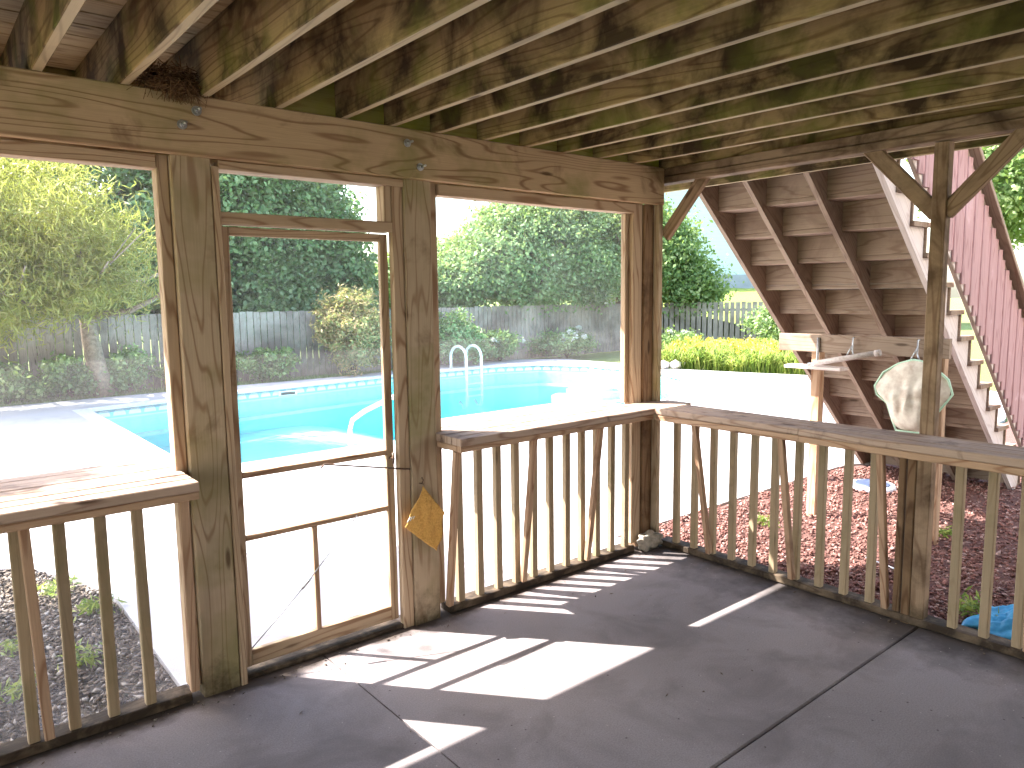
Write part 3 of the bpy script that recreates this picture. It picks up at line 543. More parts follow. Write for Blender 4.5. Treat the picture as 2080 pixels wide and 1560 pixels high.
# railings with counters
def railing(label, axis, a0, a1, bals, struts, joints=(), end_at=None, grp='counter railings round the porch', plate=None):
    """axis 'x': runs along x on the screened side; 'y': runs along y on the open side"""
    T = Thing('counter_railing', label, 'railing', ((a0+a1)/2, 0.0, 0) if axis == 'x' else (0.0, (a0+a1)/2, 0), grp)
    def bx(mb, l0, l1, d0, d1, z0, z1, ax, ch=0.004):   # d: across (positive outward)
        if axis == 'x': mb.box(l0, l1, d0, d1, z0, z1, ax, ch)
        else: mb.box(d0, d1, l0, l1, z0, z1, {'l': 'y', 'z': 'z', 'd': 'x'}[ax] if ax in 'lzd' else ax, ch)
    LA = 'x' if axis == 'x' else 'y'; DA = 'y' if axis == 'x' else 'x'
    inner, outer = (-0.22, 0.40) if axis == 'x' else (-0.30, -0.01)
    mb = MB(); d = inner+0.0; wd = 0.0875
    cuts = [a0]+list(joints)+[a1]
    while d < outer-0.02:
        d1 = min(outer, d+wd)
        for c0, c1 in zip(cuts, cuts[1:]): bx(mb, c0+(0.0015 if c0 != a0 else 0), c1-(0.0015 if c1 != a1 else 0), d, d1-0.008, 0.962+random.uniform(-.001, .001), 1.0+random.uniform(-.0015, .0015), LA)
        d = d1
    T.add('counter_top', mb, W_TOP)
    mb = MB(); 
    for c0, c1 in zip(cuts, cuts[1:]): bx(mb, c0+0.001, c1-0.001, inner+0.004, inner+0.04, 0.925 if axis == 'y' else 0.93, 0.960, LA)
    T.add('front_board', mb, W_RAIL)
    if end_at is not None:
        mb = MB(); e0, e1 = (end_at, end_at+0.036); bx(mb, e0, e1, inner+0.043, -0.004, 0.93, 0.960, DA); T.add('end_board', mb, W_RAIL)
    lo, hi = (-0.006, 0.09)
    mb = MB(); p0, p1 = plate or (a0, a1); bx(mb, p0, p1, lo, hi, 0.006, 0.046, LA); T.add('bottom_plate', mb, W_PLATE)
    mb = MB(); bx(mb, p0, p1, 0.004, 0.055, 0.905, 0.959, LA); T.add('ledger', mb, W_RAIL)
    src = None
    for b in bals:
        mb = MB(); j = random.uniform(-.004, .004)
        if axis == 'x': mb.board((b, 0.027, 0.047), (b+j, 0.027, 0.904), 0.040, 0.038, (1, 0, 0))
        else: mb.board((0.027, b, 0.047), (0.027, b+j, 0.904), 0.038, 0.040, (1, 0, 0))
        T.add('baluster', mb, W_BAL)
    for b in struts:
        mb = MB()
        if axis == 'x': mb.board((b+0.02, -0.012, 0.06), (b-0.015, inner+0.062, 0.928), 0.034, 0.034, (1, 0, 0))
        else: mb.board((-0.012, b+0.02, 0.06), (inner+0.062, b-0.02, 0.924), 0.034, 0.034, (0, 1, 0))
        T.add('strut', mb, W_RAIL)
    return T
railing('slatted counter railing left of the wide post above the dusty sheet', 'x', -6.2, -3.03, [-3.205-0.137*i for i in range(12)], [-3.06, -3.59, -4.12, -4.65], joints=(-4.9,), end_at=-3.066, plate=(-6.2, -3.05))
railing('sunlit slatted counter railing between the knotty post and the corner post', 'x', -1.775, -0.30, [-1.625+0.1335*i for i in range(11)], [-1.745, -1.225, -0.70], end_at=-1.775, plate=(-1.713, -0.23))
railing('shaded counter railing along the open right side facing the stairs', 'y', -5.0, -0.23, [-0.15-0.1435*i for i in range(10)]+[-1.85-0.1385*i for i in range(14)], [-0.46, -1.03, -1.56, -2.2, -2.8], joints=(-4.4, -1.18), plate=(-5.0, -0.035))
T = Thing('corner_shelf', 'small filler piece of counter joining both counters at the corner post', 'shelf', (-0.15, -0.1, 0.97))
mb = MB(); mb.poly([(-0.298, -0.22, 0.964), (-0.298, 0.009, 0.964), (-0.045, 0.009, 0.964), (-0.045, -0.034, 0.964), (0.06, -0.034, 0.964), (0.06, -0.228, 0.964)], 0.035, (0, 0, 1), (1, 0, 0)); T.add('board', mb, W_TOP)
mb = MB(); mb.board((-0.30, -0.19, 0.945), (-0.26, -0.235, 0.945), 0.034, 0.03, (0, 0, 1)); T.add('block', mb, W_TRIM)

# towel on a nail
def cloth(name, label, cat, m, P00, P10, P11, P01, nx, ny, fn, thick=0.004):
    V = []; P00, P10, P11, P01 = map(Vector, (P00, P10, P11, P01))
    for j in range(ny+1):
        for i in range(nx+1):
            s_, t_ = i/nx, j/ny; p = (P00*(1-s_)+P10*s_)*(1-t_)+(P01*(1-s_)+P11*s_)*t_; V.append(p+Vector(fn(s_, t_)))
    mb = MB(); mb.v = V
    for j in range(ny):
        for i in range(nx):
            a = j*(nx+1)+i; mb.face((a, a+1, a+nx+2, a+nx+1), [(0, 0)]*4, True)
    o = mb.build(name, m); md = o.modifiers.new('s', 'SOLIDIFY'); md.thickness = thick; tag(o, label, cat); return o
cloth('cloth', 'ochre cloth hung by one corner on the knotty post', 'cloth', M_TOWEL, (-1.885, -0.016, 0.745), (-1.752, -0.02, 0.58), (-1.805, -0.012, 0.385), (-2.0, -0.022, 0.555), 22, 22,
      lambda s, t: (0.006*math.sin(9*t+3*s)+random.uniform(-.0015, .0015), -0.006-0.006*abs(math.sin(6*(s-t)+1+2*s*t))-0.006*math.sin(4*(s+t))-0.003*math.sin(23*s+7*t), -0.014*math.sin(math.pi*s)*(t < .2)-0.012*math.sin(math.pi*t)*(s > .8)))
mb = MB()
for q in range(3): mb.tube([(-1.985+q*0.017, -0.032, 0.575+q*0.006), (-1.975+q*0.015, -0.036, 0.592+q*0.004), (-1.968+q*0.013, -0.033, 0.60)], 0.003, 6)
o_ = mb.build('stitching', M_WHITE, bpy.data.objects['cloth'])
mb = MB(); mb.tube([(-1.885, 0.0, 0.755), (-1.885, -0.035, 0.757)], 0.003, 8); mb.tube([(-1.884, -0.02, 0.757), (-1.88, -0.026, 0.775), (-1.888, -0.026, 0.79)], 0.0035, 6); tag(mb.build('nail', M_RUST), 'small nail in the knotty post holding the ochre cloth', 'nail')
# bird nest on the beam
mb = MB()
for i in range(620):
    a = random.uniform(0, 6.28); rr = abs(random.gauss(0.06, 0.022)); z = random.uniform(-0.015, 0.075); c0 = Vector((-2.975+math.cos(a)*rr*1.25, 0.0+math.sin(a)*rr*0.75-0.01, HT+0.012+z*(1 if rr > .035 else .4)))
    d = Vector((-math.sin(a)+random.gauss(0, .5), math.cos(a)+random.gauss(0, .5), random.gauss(0, .45))).normalized()*random.uniform(.02, .05)
    mb.tube([c0-d, c0+Vector((0, 0, -.004)), c0+d], 0.0016, 4, False)
for i in range(90):
    x = -2.975+random.gauss(0, .05); c0 = Vector((x, -0.04-random.uniform(0, .012), HT+0.01)); mb.tube([c0, c0+Vector((random.gauss(0, .02), -0.006, -random.uniform(.02, .06)))], 0.0013, 4, False)
tag(mb.build('bird_nest', M_NEST), 'shaggy brown bird nest sitting on the beam between two joists', 'nest')
# crumpled rag at the corner
def lump(name, label, cat, m, c, rad, sub=3, amp=.25, parent=None):
    bm = bmesh.new(); bmesh.ops.create_icosphere(bm, subdivisions=sub, radius=1)
    for v in bm.verts:
        k = 1+amp*(math.sin(v.co.x*5+1)*math.cos(v.co.y*6)+.6*math.sin(v.co.z*9+v.co.x*7)); v.co = Vector((c[0]+v.co.x*rad[0]*k, c[1]+v.co.y*rad[1]*k, c[2]+v.co.z*rad[2]*k))
    for fc in bm.faces: fc.smooth = True
    me = bpy.data.meshes.new(name); bm.to_mesh(me); bm.free(); me.materials.append(m); o = bpy.data.objects.new(name, me); COL.objects.link(o); o.parent = parent
    if label: tag(o, label, cat)
    return o
lump('rag', 'crumpled grey rag stuffed at the foot of the corner post', 'rag', M_RAG, (-0.11, -0.035, 0.06), (0.11, 0.045, 0.065), 4, .16)

# ------------------------------------------------------------------ staircase
T = Thing('staircase', 'wooden staircase going down from the deck, seen from below', 'staircase', (2.4, -0.3, GZ))
NZ = [0.12+0.2055*k for k in range(13)]; NX = [4.035-0.2345*k for k in range(13)]
def under(x): return 2.54-0.8917*(x-0.89)
xb = 0.89+(2.54-(GZ-0.02))/0.8917
for y in (-0.970, -0.505, -0.035, 0.385):
    pts = [(0.892, y, under(0.892)), (xb, y, GZ-0.02), (NX[0]-0.025, y, GZ-0.02)]
    for k in range(13):
        pts.append((NX[k]-0.032, y, NZ[k]-0.036)); 
        if k < 12: pts.append((NX[k+1]-0.032, y, NZ[k]-0.036))
    pts.append((0.892, y, NZ[12]-0.036))
    # clean duplicates
    mb = MB(); mb.poly(pts, 0.038, (0, 1, 0), (0.746, 0, -0.665)); T.add('stringer', mb, W_STRING if y == -0.970 else W_STAIR)
for k in range(13):
    mb = MB(); mb.box(NX[k]-0.135, NX[k], -1.0, 0.45, NZ[k]-0.035, NZ[k], 'y'); mb.box(NX[k]-0.266, NX[k]-0.1365, -1.0, 0.45, NZ[k]-0.035, NZ[k], 'y'); T.add('tread', mb, W_STAIR)
    mb = MB(); z0 = (NZ[k-1]+0.0006) if k else GZ; mb.box(NX[k]-0.031, NX[k]-0.011, -0.985, 0.44, z0, NZ[k]-0.0356, 'y'); T.add('riser', mb, W_STAIR)
def nose(x): return 0.12+(3.96-x)*0.2055/0.2345
x0, x1 = 0.95, 4.02
mb = MB(); mb.board((x0, -1.03, nose(x0)+0.075), (x1, -1.03, nose(x1)+0.075), 0.06, 0.035, (0, 0, 1)); T.add('bottom_rail', mb, W_STRING)
mb = MB(); mb.board((x0, -1.05, nose(x0)+1.02), (x1+.02, -1.05, nose(x1+.02)+1.02), 0.035, 0.14, (0, 0, 1)); mb.board((x0, -1.03, nose(x0)+0.955), (x1, -1.03, nose(x1)+0.955), 0.085, 0.035, (0, 0, 1)); T.add('handrail', mb, W_STAIR)
x = x0+0.03; k = 0
while x < x1:
    mb = MB(); yy = -1.058 if k % 2 else -1.052; mb.board((x, yy, nose(x)+0.05), (x, yy, nose(x)+0.955), 0.082, 0.018, (1, 0, 0)); T.add('picket', mb, W_PICK); x += 0.0905; k += 1
mb = MB(); mb.box(4.03, 4.12, -1.08, -0.99, GZ-.02, 1.02, 'z'); T.add('newel_post', mb, W_STAIR)
mb = MB(); mb.box(2.88, 2.97, -0.56, -0.515, GZ-.02, under(2.95)+0.02, 'z'); mb.box(2.88, 2.97, 0.39, 0.43, GZ-.02, under(2.95)+0.02, 'z'); T.add('support_leg', mb, W_STRING)

# tool rack
T = Thing('tool_rack', 'wooden hanging rack of two posts and a crossboard beside the stairs', 'rack', (1.76, -0.5, GZ))
for y in (-0.17, -1.08):
    mb = MB(); mb.box(1.74, 1.81, y-0.04, y+0.035, GZ-0.02, 1.36, 'z'); T.add('rack_post', mb, W_RAIL)
mb = MB(); mb.box(1.70, 1.738, -1.16, 0.13, 1.235, 1.375, 'y'); T.add('crossboard', mb, W_STAIR)
mb = MB(); mb.box(1.60, 1.738, -0.44, 0.02, 1.105, 1.13, 'y'); T.add('shelf', mb, W_STRING)
mb = MB(); mb.tube([(1.69, -0.215, 1.35), (1.685, -0.215, 1.15), (1.66, -0.15, 1.14)], 0.011, 8); T.add('bracket', mb, M_STEEL)
for y in (-0.50, -0.965):
    mb = MB(); mb.tube([(1.69, y, 1.36), (1.67, y, 1.36), (1.665, y, 1.26), (1.64, y-0.03, 1.215), (1.60, y-0.035, 1.235)], 0.006, 8); mb.tube([(1.67, y, 1.31), (1.64, y+0.03, 1.225)], 0.006, 8); T.add('hook', mb, M_STEEL)
mb = MB(); mb.tube([(1.60, -0.24, 1.155), (1.60, -0.73, 1.262)], 0.021, 14); mb.tube([(1.60, -0.70, 1.256), (1.60, -0.738, 1.264)], 0.024, 14); tag(mb.build('foam_roller', M_FOAM), 'grey padded roller lying on the rack shelf and hook', 'roller')
# leaf net: rim loop and sagging bag
T = Thing('leaf_net', 'large faded pool leaf net hanging upside down behind the slim post', 'pool net', (1.6, -0.98, 0.7))
rim2 = [(-0.965, 1.225), (-0.86, 1.19), (-0.76, 1.12), (-0.715, 1.02), (-0.735, 0.96), (-0.80, 0.90), (-0.835, 0.78), (-0.87, 0.71), (-1.08, 0.71), (-1.10, 0.80), (-1.17, 0.91), (-1.225, 1.0), (-1.20, 1.10), (-1.13, 1.17), (-1.05, 1.215)]
rl = [Vector((1.60+0.02*math.sin(i*1.3), y, z)) for i, (y, z) in enumerate(rim2)]
mb = MB(); mb.tube(rl+[rl[0]], 0.008, 8, False); T.add('rim', mb, M_NETRIM)
mb = MB(); cc = Vector((1.60, -0.975, 0.96)); rings = 9
for q in range(rings+1):
    s_ = 1-q/rings
    for i, p in enumerate(rl):
        w_ = cc+(p-cc)*s_; w_.x -= 0.09*(1-s_**2)+0.014*math.sin(w_.y*70)*(1-s_)**.5+s_*0.016*math.sin(i*2.4+q*0.5); w_.z -= 0.06*(1-s_)*s_*4*0.4; mb.v.append(w_)
k = len(rl)
for q in range(rings):
    for i in range(k):
        j = (i+1) % k; mb.face((q*k+i, q*k+j, (q+1)*k+j, (q+1)*k+i), [(0, 0)]*4, True)
o = T.add('bag', mb, M_NETBAG); sd = o.modifiers.new('s', 'SUBSURF'); sd.levels = 1; sd.render_levels = 3
mb = MB(); mb.box(1.585, 1.61, -1.05, -0.90, 0.62, 0.70, 'y'); T.add('handle_socket', mb, M_STEEL)
mb = MB(); mb.tube([(1.60, -0.985, 0.63), (1.62, -0.985, GZ)], 0.014, 10); T.add('pole', mb, M_STEEL)
# lid in the mulch, blue sheet
T = Thing('drain_lid', 'round lid with a pale rim lying in the sunlit red mulch', 'lid', (2.95, -0.12, GZ))
mb = MB(); mb.tube([(2.95, -0.12, GZ-.01), (2.95, -0.12, GZ+0.02), (2.95, -0.12, GZ+0.035)], [0.20, 0.20, 0.185], 28); T.add('rim', mb, M_LIDW)
mb = MB(); mb.tube([(2.95, -0.12, GZ+0.036), (2.95, -0.12, GZ+0.045)], [0.155, 0.145], 28); T.add('cover', mb, M_LIDD)
o = cloth('plastic_sheet', 'crumpled blue plastic sheet on the mulch behind the right railing', 'sheet', M_TARP, (0.36, -1.78, GZ+.02), (0.40, -2.25, GZ+.02), (0.80, -2.3, GZ+.02), (0.78, -1.80, GZ+.02), 34, 34,
      lambda s, t: (0.02*math.sin(11*s+4*t), 0.02*math.sin(9*t), 0.05*max(0, math.sin(math.pi*s)*math.sin(math.pi*t))**.5*(0.75+.45*math.sin(13*s+5*t)+.4*math.sin(17*t-6*s)+.35*abs(math.sin(29*s+11*t))+.3*abs(math.sin(31*t-15*s)))+0.006))
mb = MB(); mb.tube([(1.05, -0.95, GZ+.01), (1.0, -1.12, GZ+.012), (0.95, -1.25, GZ+.01), (0.86, -1.4, GZ+.012)], 0.006, 6); tag(mb.build('cord', M_STEEL), 'thin grey cord lying on the shaded mulch', 'cord')

# pool ladder and grab rail
T = Thing('pool_ladder', 'polished ladder with two looped rails on the far side of the pool', 'pool ladder', (6.9, 11.9, GZ))
def arc_rail(x, y0=12.28):
    P = [(x, y0, GZ)]; 
    for q in range(9): a = math.pi*q/8; P.append((x+0.0, y0-0.33+0.33*math.cos(a), 0.22+0.26*math.sin(a)))
    P += [(x, y0-0.66, -0.1), (x, y0-0.68, -0.8), (x, y0-0.62, -0.98), (x, y0-0.5, -1.02), (x, y0-0.36, -0.9)]
    return P
for x in (6.72, 7.18):
    mb = MB(); mb.tube(arc_rail(x, 12.12), 0.036, 10); T.add('rail', mb, M_TUBE)
for z in (-0.45, -0.75):
    mb = MB(); mb.box(6.72, 7.18, 11.40, 11.48, z, z+0.03, 'x'); T.add('rung', mb, M_WHITE)
T = Thing('grab_rail', 'bent steel grab rail sloping into the near side of the pool', 'handrail', (0.7, 4.6, GZ))
mb = MB(); mb.tube([(0.98, 4.25, GZ), (0.97, 4.28, 0.52), (0.94, 4.36, 0.63), (0.88, 4.5, 0.62), (0.62, 5.28, 0.26), (0.55, 5.48, 0.13), (0.53, 5.52, 0.0), (0.53, 5.52, -0.9)], 0.028, 12); T.add('rail', mb, M_TUBE)

# ------------------------------------------------------------------ fence
def fence(label, A, B, h0=GZ-0.05, h=1.42, grp='fence runs round the garden', gap=0.012, w_=0.14):
    A, B = Vector((*A, 0)), Vector((*B, 0)); d = (B-A).normalized(); ln = (B-A).length; T = Thing('board_fence', label, 'fence', ((A+B)/2), grp); nn = Vector((d.y, -d.x, 0))
    s_ = 0
    pan = MB(); pstart = 0
    while s_ < ln-0.02:
        hh = h+random.uniform(-.015, .015); c0 = A+d*(s_+w_/2); pan.board(c0+Vector((0, 0, h0+.02)), c0+Vector((0, 0, hh)), min(w_, ln-s_), 0.018, d, .003); s_ += w_+gap+random.uniform(0, .004)
        if s_-pstart > 2.4 or s_ >= ln-0.02:
            for z in (0.25, h-0.25): pan.board(A+d*pstart+Vector((0, 0, z))-nn*0.03, A+d*min(s_, ln)+Vector((0, 0, z))-nn*0.03, 0.085, 0.035, (0, 0, 1))
            T.add('panel', pan, W_FENCE); pan = MB(); pstart = s_
    s_ = 0
    while s_ < ln:
        mb = MB(); c0 = A+d*s_-nn*0.09; mb.board(c0+Vector((0, 0, h0)), c0+Vector((0, 0, h-.05)), 0.09, 0.09, d); T.add('fence_post', mb, W_FENCE); s_ += 2.42
fence('weathered grey board fence along the far side of the pool', (-9, 13.35), (15.4, 13.35))
fence('gappy grey board fence end beside the lily bed', (15.4, 13.30), (18.6, 9.4), gap=0.035)

# ------------------------------------------------------------------ foliage
def leaves(name, blobs, nleaf, size, m, parent=None, clump=0.28, aspect=0.55, droop=0.0, flat=0.4, shell=0.45, nclump=None, stray=0.06):
    """blobs: (cx,cy,cz,rx,ry,rz). Leaf-sized faces gathered in clumps through the volume of the blobs."""
    B = np.array(blobs, float); vol = B[:, 3]*B[:, 4]*B[:, 5]; pr = vol**0.67; pr /= pr.sum()
    nc = nclump or max(30, nleaf//55); bi = RNG.choice(len(B), nc, p=pr)
    d = RNG.normal(size=(nc, 3)); d /= np.linalg.norm(d, axis=1)[:, None]; rr = (shell+(1-shell)*RNG.uniform(0, 1, nc)**0.6)*(1+0.10*np.sin(d[:, 0]*7+d[:, 2]*5+bi))
    C = B[bi, :3]+d*B[bi, 3:6]*rr[:, None]; cs = RNG.uniform(0.5, 1.4, nc)*clump
    li = RNG.integers(0, nc, nleaf); off = RNG.normal(size=(nleaf, 3))*np.array([1, 1, 0.72]); off *= cs[li][:, None]*0.62
    p = C[li]+off; ns = int(nleaf*stray); 
    nrm = d[li]*0.6+RNG.normal(size=(nleaf, 3))*0.75+np.array([0, 0, flat]); nrm /= np.linalg.norm(nrm, axis=1)[:, None]
    ax = np.cross(nrm, RNG.normal(size=(nleaf, 3))); ax[:, 2] -= droop; ax -= nrm*(ax*nrm).sum(1)[:, None]; ax /= np.linalg.norm(ax, axis=1)[:, None]; bx_ = np.cross(nrm, ax)
    s = size*RNG.uniform(0.6, 1.35, nleaf)[:, None]; V = np.stack([p-ax*s, p+bx_*s*aspect-ax*s*.1+nrm*s*.12, p+ax*s, p-bx_*s*aspect-ax*s*.1+nrm*s*.12], 1).reshape(-1, 3)
    F = np.arange(nleaf*4).reshape(-1, 4); return npmesh(name, V, F, m, parent)
def limbs(mb, base, top, r0, r1, nb=5, spread=1.4, rise=1.0, segs=6, bend=0.15):
    base, top = Vector(base), Vector(top); P = []; R = []
    for i in range(segs+1):
        t = i/segs; P.append(base.lerp(top, t)+Vector((math.sin(t*3+base.x)*bend, math.cos(t*2.5+base.y)*bend, 0))*t); R.append(r0*(1-t)+r1*t)
    mb.tube(P, R, 9)
    for b in range(nb):
        t = 0.5+0.45*b/max(1, nb-1); q = P[int(t*segs)]; a = b*2.4+base.x; l = spread*random.uniform(.7, 1.15)
        e = q+Vector((math.cos(a)*l, math.sin(a)*l, rise*random.uniform(.6, 1.2))); mid = q.lerp(e, .5)+Vector((0, 0, -.08*l)); rr = r0*(1-t)*.6+r1*.6; mb.tube([q, mid, e], [rr, rr*.6, rr*.25], 6)
        for _ in range(2):
            e2 = e+Vector((random.uniform(-.5, .5), random.uniform(-.5, .5), random.uniform(.1, .6)))*l*.6; mb.tube([mid.lerp(e, .6), e2], [rr*.35, rr*.12], 5)
def tree(name, label, base, top, r0, blobs, nleaf, size, m, bark=None, nb=5, spread=1.4, rise=1.0, group='trees and shrubs behind the pool', cat='tree', **k):
    e = thing(name, label, cat, base, group); mb = MB(); limbs(mb, base, top, r0, r0*.3, nb, spread, rise)
    o = mb.build('trunk', bark or M_BARK, e); o.matrix_parent_inverse = Matrix.Translation(-e.location)
    c = leaves('crown', blobs, nleaf, size, m, e, **k); c.matrix_parent_inverse = Matrix.Translation(-e.location); return e
G = 'trees beyond the pool'
tree('feathery_tree', 'yellow green feathery tree overhanging the fence at the left edge', (-0.95, 12.75, GZ), (-1.5, 12.4, 3.0), 0.2,
     [(-2.3, 12.0, 3.2, 1.7, 1.3, 1.1), (-3.6, 12.2, 2.9, 1.6, 1.4, 1.3), (-1.35, 11.9, 2.55, 1.1, 1.0, 0.75), (-2.6, 11.8, 2.0, 1.5, 1.1, 0.8), (-1.2, 11.7, 1.9, 0.9, 0.8, 0.45), (-3.4, 11.9, 1.6, 1.2, 1.0, 0.6)], 52000, 0.085, L_FEATH, M_BARKP, 8, 1.7, 0.4, G, aspect=0.13, droop=0.9, clump=0.36, flat=0.1)
tree('broad_tree', 'dark broad tree filling the sky behind the feathery tree', (-1.2, 18.5, GZ), (-1.0, 18.5, 5.0), 0.28,
     [(-3.8, 18.6, 4.0, 2.8, 2.4, 2.6), (-0.6, 18.4, 4.2, 2.6, 2.2, 2.6), (-2.0, 18.3, 6.3, 3.0, 2.2, 1.6), (0.8, 18.0, 2.6, 1.8, 1.6, 1.6), (-5.6, 18.5, 5.2, 2.6, 2.2, 2.6), (-2.0, 18, 1.6, 3.2, 1.8, 1.3)], 80000, 0.085, L_MID, None, 6, 2.4, 1.6, G, clump=0.5)
tree('broad_tree', 'dense dark tree seen through the door beside the wide post', (3.0, 17.0, GZ), (3.1, 17.0, 4.6), 0.26,
     [(2.4, 16.8, 3.8, 2.2, 2.0, 2.3), (4.0, 17.0, 3.2, 1.9, 1.8, 2.2), (1.2, 16.6, 2.6, 1.6, 1.6, 1.7), (3.0, 16.6, 5.3, 2.0, 1.8, 1.1), (3.4, 15.9, 1.5, 2.4, 1.3, 1.2)], 90000, 0.075, L_DARK, None, 6, 1.9, 1.3, G, clump=0.42)
tree('conifer_tree', 'dark pointed tree with open sky on its right seen through the door', (5.4, 16.4, GZ), (5.4, 16.4, 4.9), 0.2,
     [(5.35, 16.4, 4.9, 0.55, 0.5, 0.7), (5.2, 16.4, 4.2, 0.95, 0.9, 0.8), (5.3, 16.3, 3.3, 1.25, 1.2, 0.9), (5.5, 16.3, 2.3, 1.5, 1.4, 0.9), (6.0, 16.2, 1.3, 1.7, 1.4, 0.9)], 30000, 0.085, L_DARK, None, 6, 1.0, 0.3, G, clump=0.3)
tree('leafy_tree', 'big pale green tree over the fence seen through the right window', (10.9, 14.6, GZ), (11.0, 14.5, 2.9), 0.2,
     [(10.4, 14.5, 3.0, 1.6, 1.5, 1.3), (12.0, 14.2, 3.1, 1.5, 1.5, 1.25), (9.2, 14.6, 2.3, 1.3, 1.2, 1.0), (11.2, 13.9, 2.2, 1.8, 1.2, 0.85), (12.9, 13.6, 2.4, 1.2, 1.2, 1.0), (11.2, 14.6, 4.0, 1.3, 1.2, 0.75), (12.9, 14.6, 4.2, 1.5, 1.2, 0.8), (8.3, 14.8, 1.9, 1.0, 1.0, 0.8)], 95000, 0.066, L_LIGHT, None, 7, 1.5, 0.8, G, clump=0.34)
tree('leafy_tree', 'darker green tree behind the corner post reaching the stairs', (15.6, 14.6, GZ), (15.6, 14.4, 3.6), 0.22,
     [(15.2, 14.6, 3.3, 1.7, 1.5, 1.5), (16.2, 13.2, 3.0, 1.4, 1.2, 1.5), (16.9, 12.5, 1.9, 1.0, 0.9, 0.8), (14.2, 15.6, 3.4, 1.5, 1.4, 1.7), (15.7, 14.0, 4.4, 1.0, 1.0, 0.7)], 70000, 0.075, L_MID, None, 6, 1.8, 1.2, G, clump=0.42)
tree('pale_tree', 'faint far tree low against the white sky beside the pale green tree', (12.5, 22.5, GZ), (12.5, 22.5, 2.8), 0.2,
     [(12.0, 22.5, 2.4, 1.7, 1.5, 1.3), (13.8, 22.6, 2.6, 1.4, 1.3, 1.3), (10.8, 22.5, 1.9, 1.5, 1.3, 1.2)], 16000, 0.12, L_LIGHT, None, 5, 1.2, 1.0, G, clump=0.45)
tree('broad_tree', 'leafy tree at the right edge beyond the stair handrail', (17.5, 1.6, GZ), (17.3, 1.8, 5.2), 0.26,
     [(16.6, 2.9, 4.4, 1.9, 1.8, 1.7), (17.6, 1.6, 5.2, 2.2, 2.0, 2.0), (18.0, 2.2, 7.2, 2.2, 2.2, 1.6), (17.4, 0.4, 3.6, 1.6, 1.5, 1.2), (18.6, 3.6, 5.4, 2.0, 2.0, 2.0)], 66000, 0.08, L_MID, None, 6, 1.8, 1.3, G, clump=0.42)
tree('shade_tree', 'tree left of the porch whose leaves dapple the walkway', (-8.6, 6.2, GZ), (-7.4, 4.9, 4.6), 0.2,
     [(-6.5, 4.4, 5.0, 1.2, 1.0, 0.4), (-6.0, 3.25, 5.0, 0.3, 0.25, 0.15), (-7.4, 4.7, 5.2, 1.2, 1.1, 0.6), (-5.1, 4.5, 5.0, 1.1, 0.75, 0.35)], 46000, 0.055, L_MID, None, 6, 1.6, 0.6, G, clump=0.2)
GS = 'shrubs along the fence'
def shrub(name, label, c, rad, nleaf, size, m, h=None, flowers=0, fm=None, cat='shrub', **k):
    e = thing(name, label, cat, (c[0], c[1], GZ), GS); mb = MB(); x, y = c; rx, rz = rad
    for i in range(7): a = i*0.9; mb.tube([(x, y, GZ-.03), (x+math.cos(a)*rx*.3, y+math.sin(a)*rx*.3, GZ+rz*.9), (x+math.cos(a)*rx*.7, y+math.sin(a)*rx*.6, GZ+rz*1.6)], [.018, .012, .005], 6)
    o = mb.build('stems', M_BARK, e); o.matrix_parent_inverse = Matrix.Translation(-e.location)
    bl = [(x+random.uniform(-.5, .5)*rx, y+random.uniform(-.4, .4)*rx, GZ+rz*random.uniform(.75, 1.25), rx*random.uniform(.5, .8), rx*random.uniform(.4, .7), rz*random.uniform(.5, .85)) for _ in range(5)]
    o = leaves('foliage', bl, nleaf, size, m, e, clump=k.get('clump', .14), nclump=k.get('nclump'), aspect=k.get('aspect', .5), droop=k.get('droop', 0)); o.matrix_parent_inverse = Matrix.Translation(-e.location)
    if flowers:
        V = []; hb = []
        for _ in range(flowers): a = random.uniform(0, 6.28); q = random.uniform(.2, 1); hb.append((x+math.cos(a)*rx*q*.9, y-abs(math.sin(a))*rx*q*.8, GZ+rz*random.uniform(1.0, 1.95), .07, .07, .055))
        o = leaves('blossoms', hb, flowers*130, 0.02, fm, e, clump=.025, nclump=flowers*14, shell=.6, aspect=.9); o.matrix_parent_inverse = Matrix.Translation(-e.location)
    return e
shrub('photinia_bush', 'tall bush with orange and cream tipped shoots seen through the door', (4.35, 12.75), (1.15, 1.12), 17000, 0.055, L_ORANGE, clump=.16, aspect=.35)
shrub('green_bush', 'dark bush against the fence just right of the knotty post', (7.3, 13.0), (0.95, 0.75), 9000, 0.055, L_DARK)
shrub('green_bush', 'low dark plant at the fence foot under the feathery tree trunk', (-0.5, 12.85), (0.55, 0.42), 3500, 0.05, L_DARK)
shrub('green_bush', 'low leafy plant at the fence foot at the far left edge', (-2.5, 12.8), (0.6, 0.36), 3500, 0.055, L_MID)
shrub('green_bush', 'dark leafy plant at the fence foot between the left edge and the tree trunk', (-1.5, 12.85), (0.5, 0.42), 3500, 0.05, L_DARK)
shrub('green_bush', 'loose leafy plant at the fence foot left of the wide post', (0.55, 12.9), (0.55, 0.40), 3500, 0.05, L_MID)
shrub('green_bush', 'light green plant at the fence foot just right of the wide post', (2.2, 12.95), (0.6, 0.38), 3500, 0.05, L_MID)
shrub('hydrangea_bush', 'flowering bush with scattered white heads behind the pool ladder', (9.0, 13.0), (0.8, 0.42), 5500, 0.05, L_LIGHT, flowers=7, fm=L_HYD)
shrub('hydrangea_bush', 'bush crowded with white heads near the corner post', (11.2, 12.6), (0.9, 0.45), 6500, 0.05, L_LIGHT, flowers=14, fm=L_HYD)
shrub('hydrangea_bush', 'small bush with round white heads right of the corner post', (13.6, 10.4), (0.8, 0.42), 5000, 0.05, L_MID, flowers=9, fm=L_HYD)
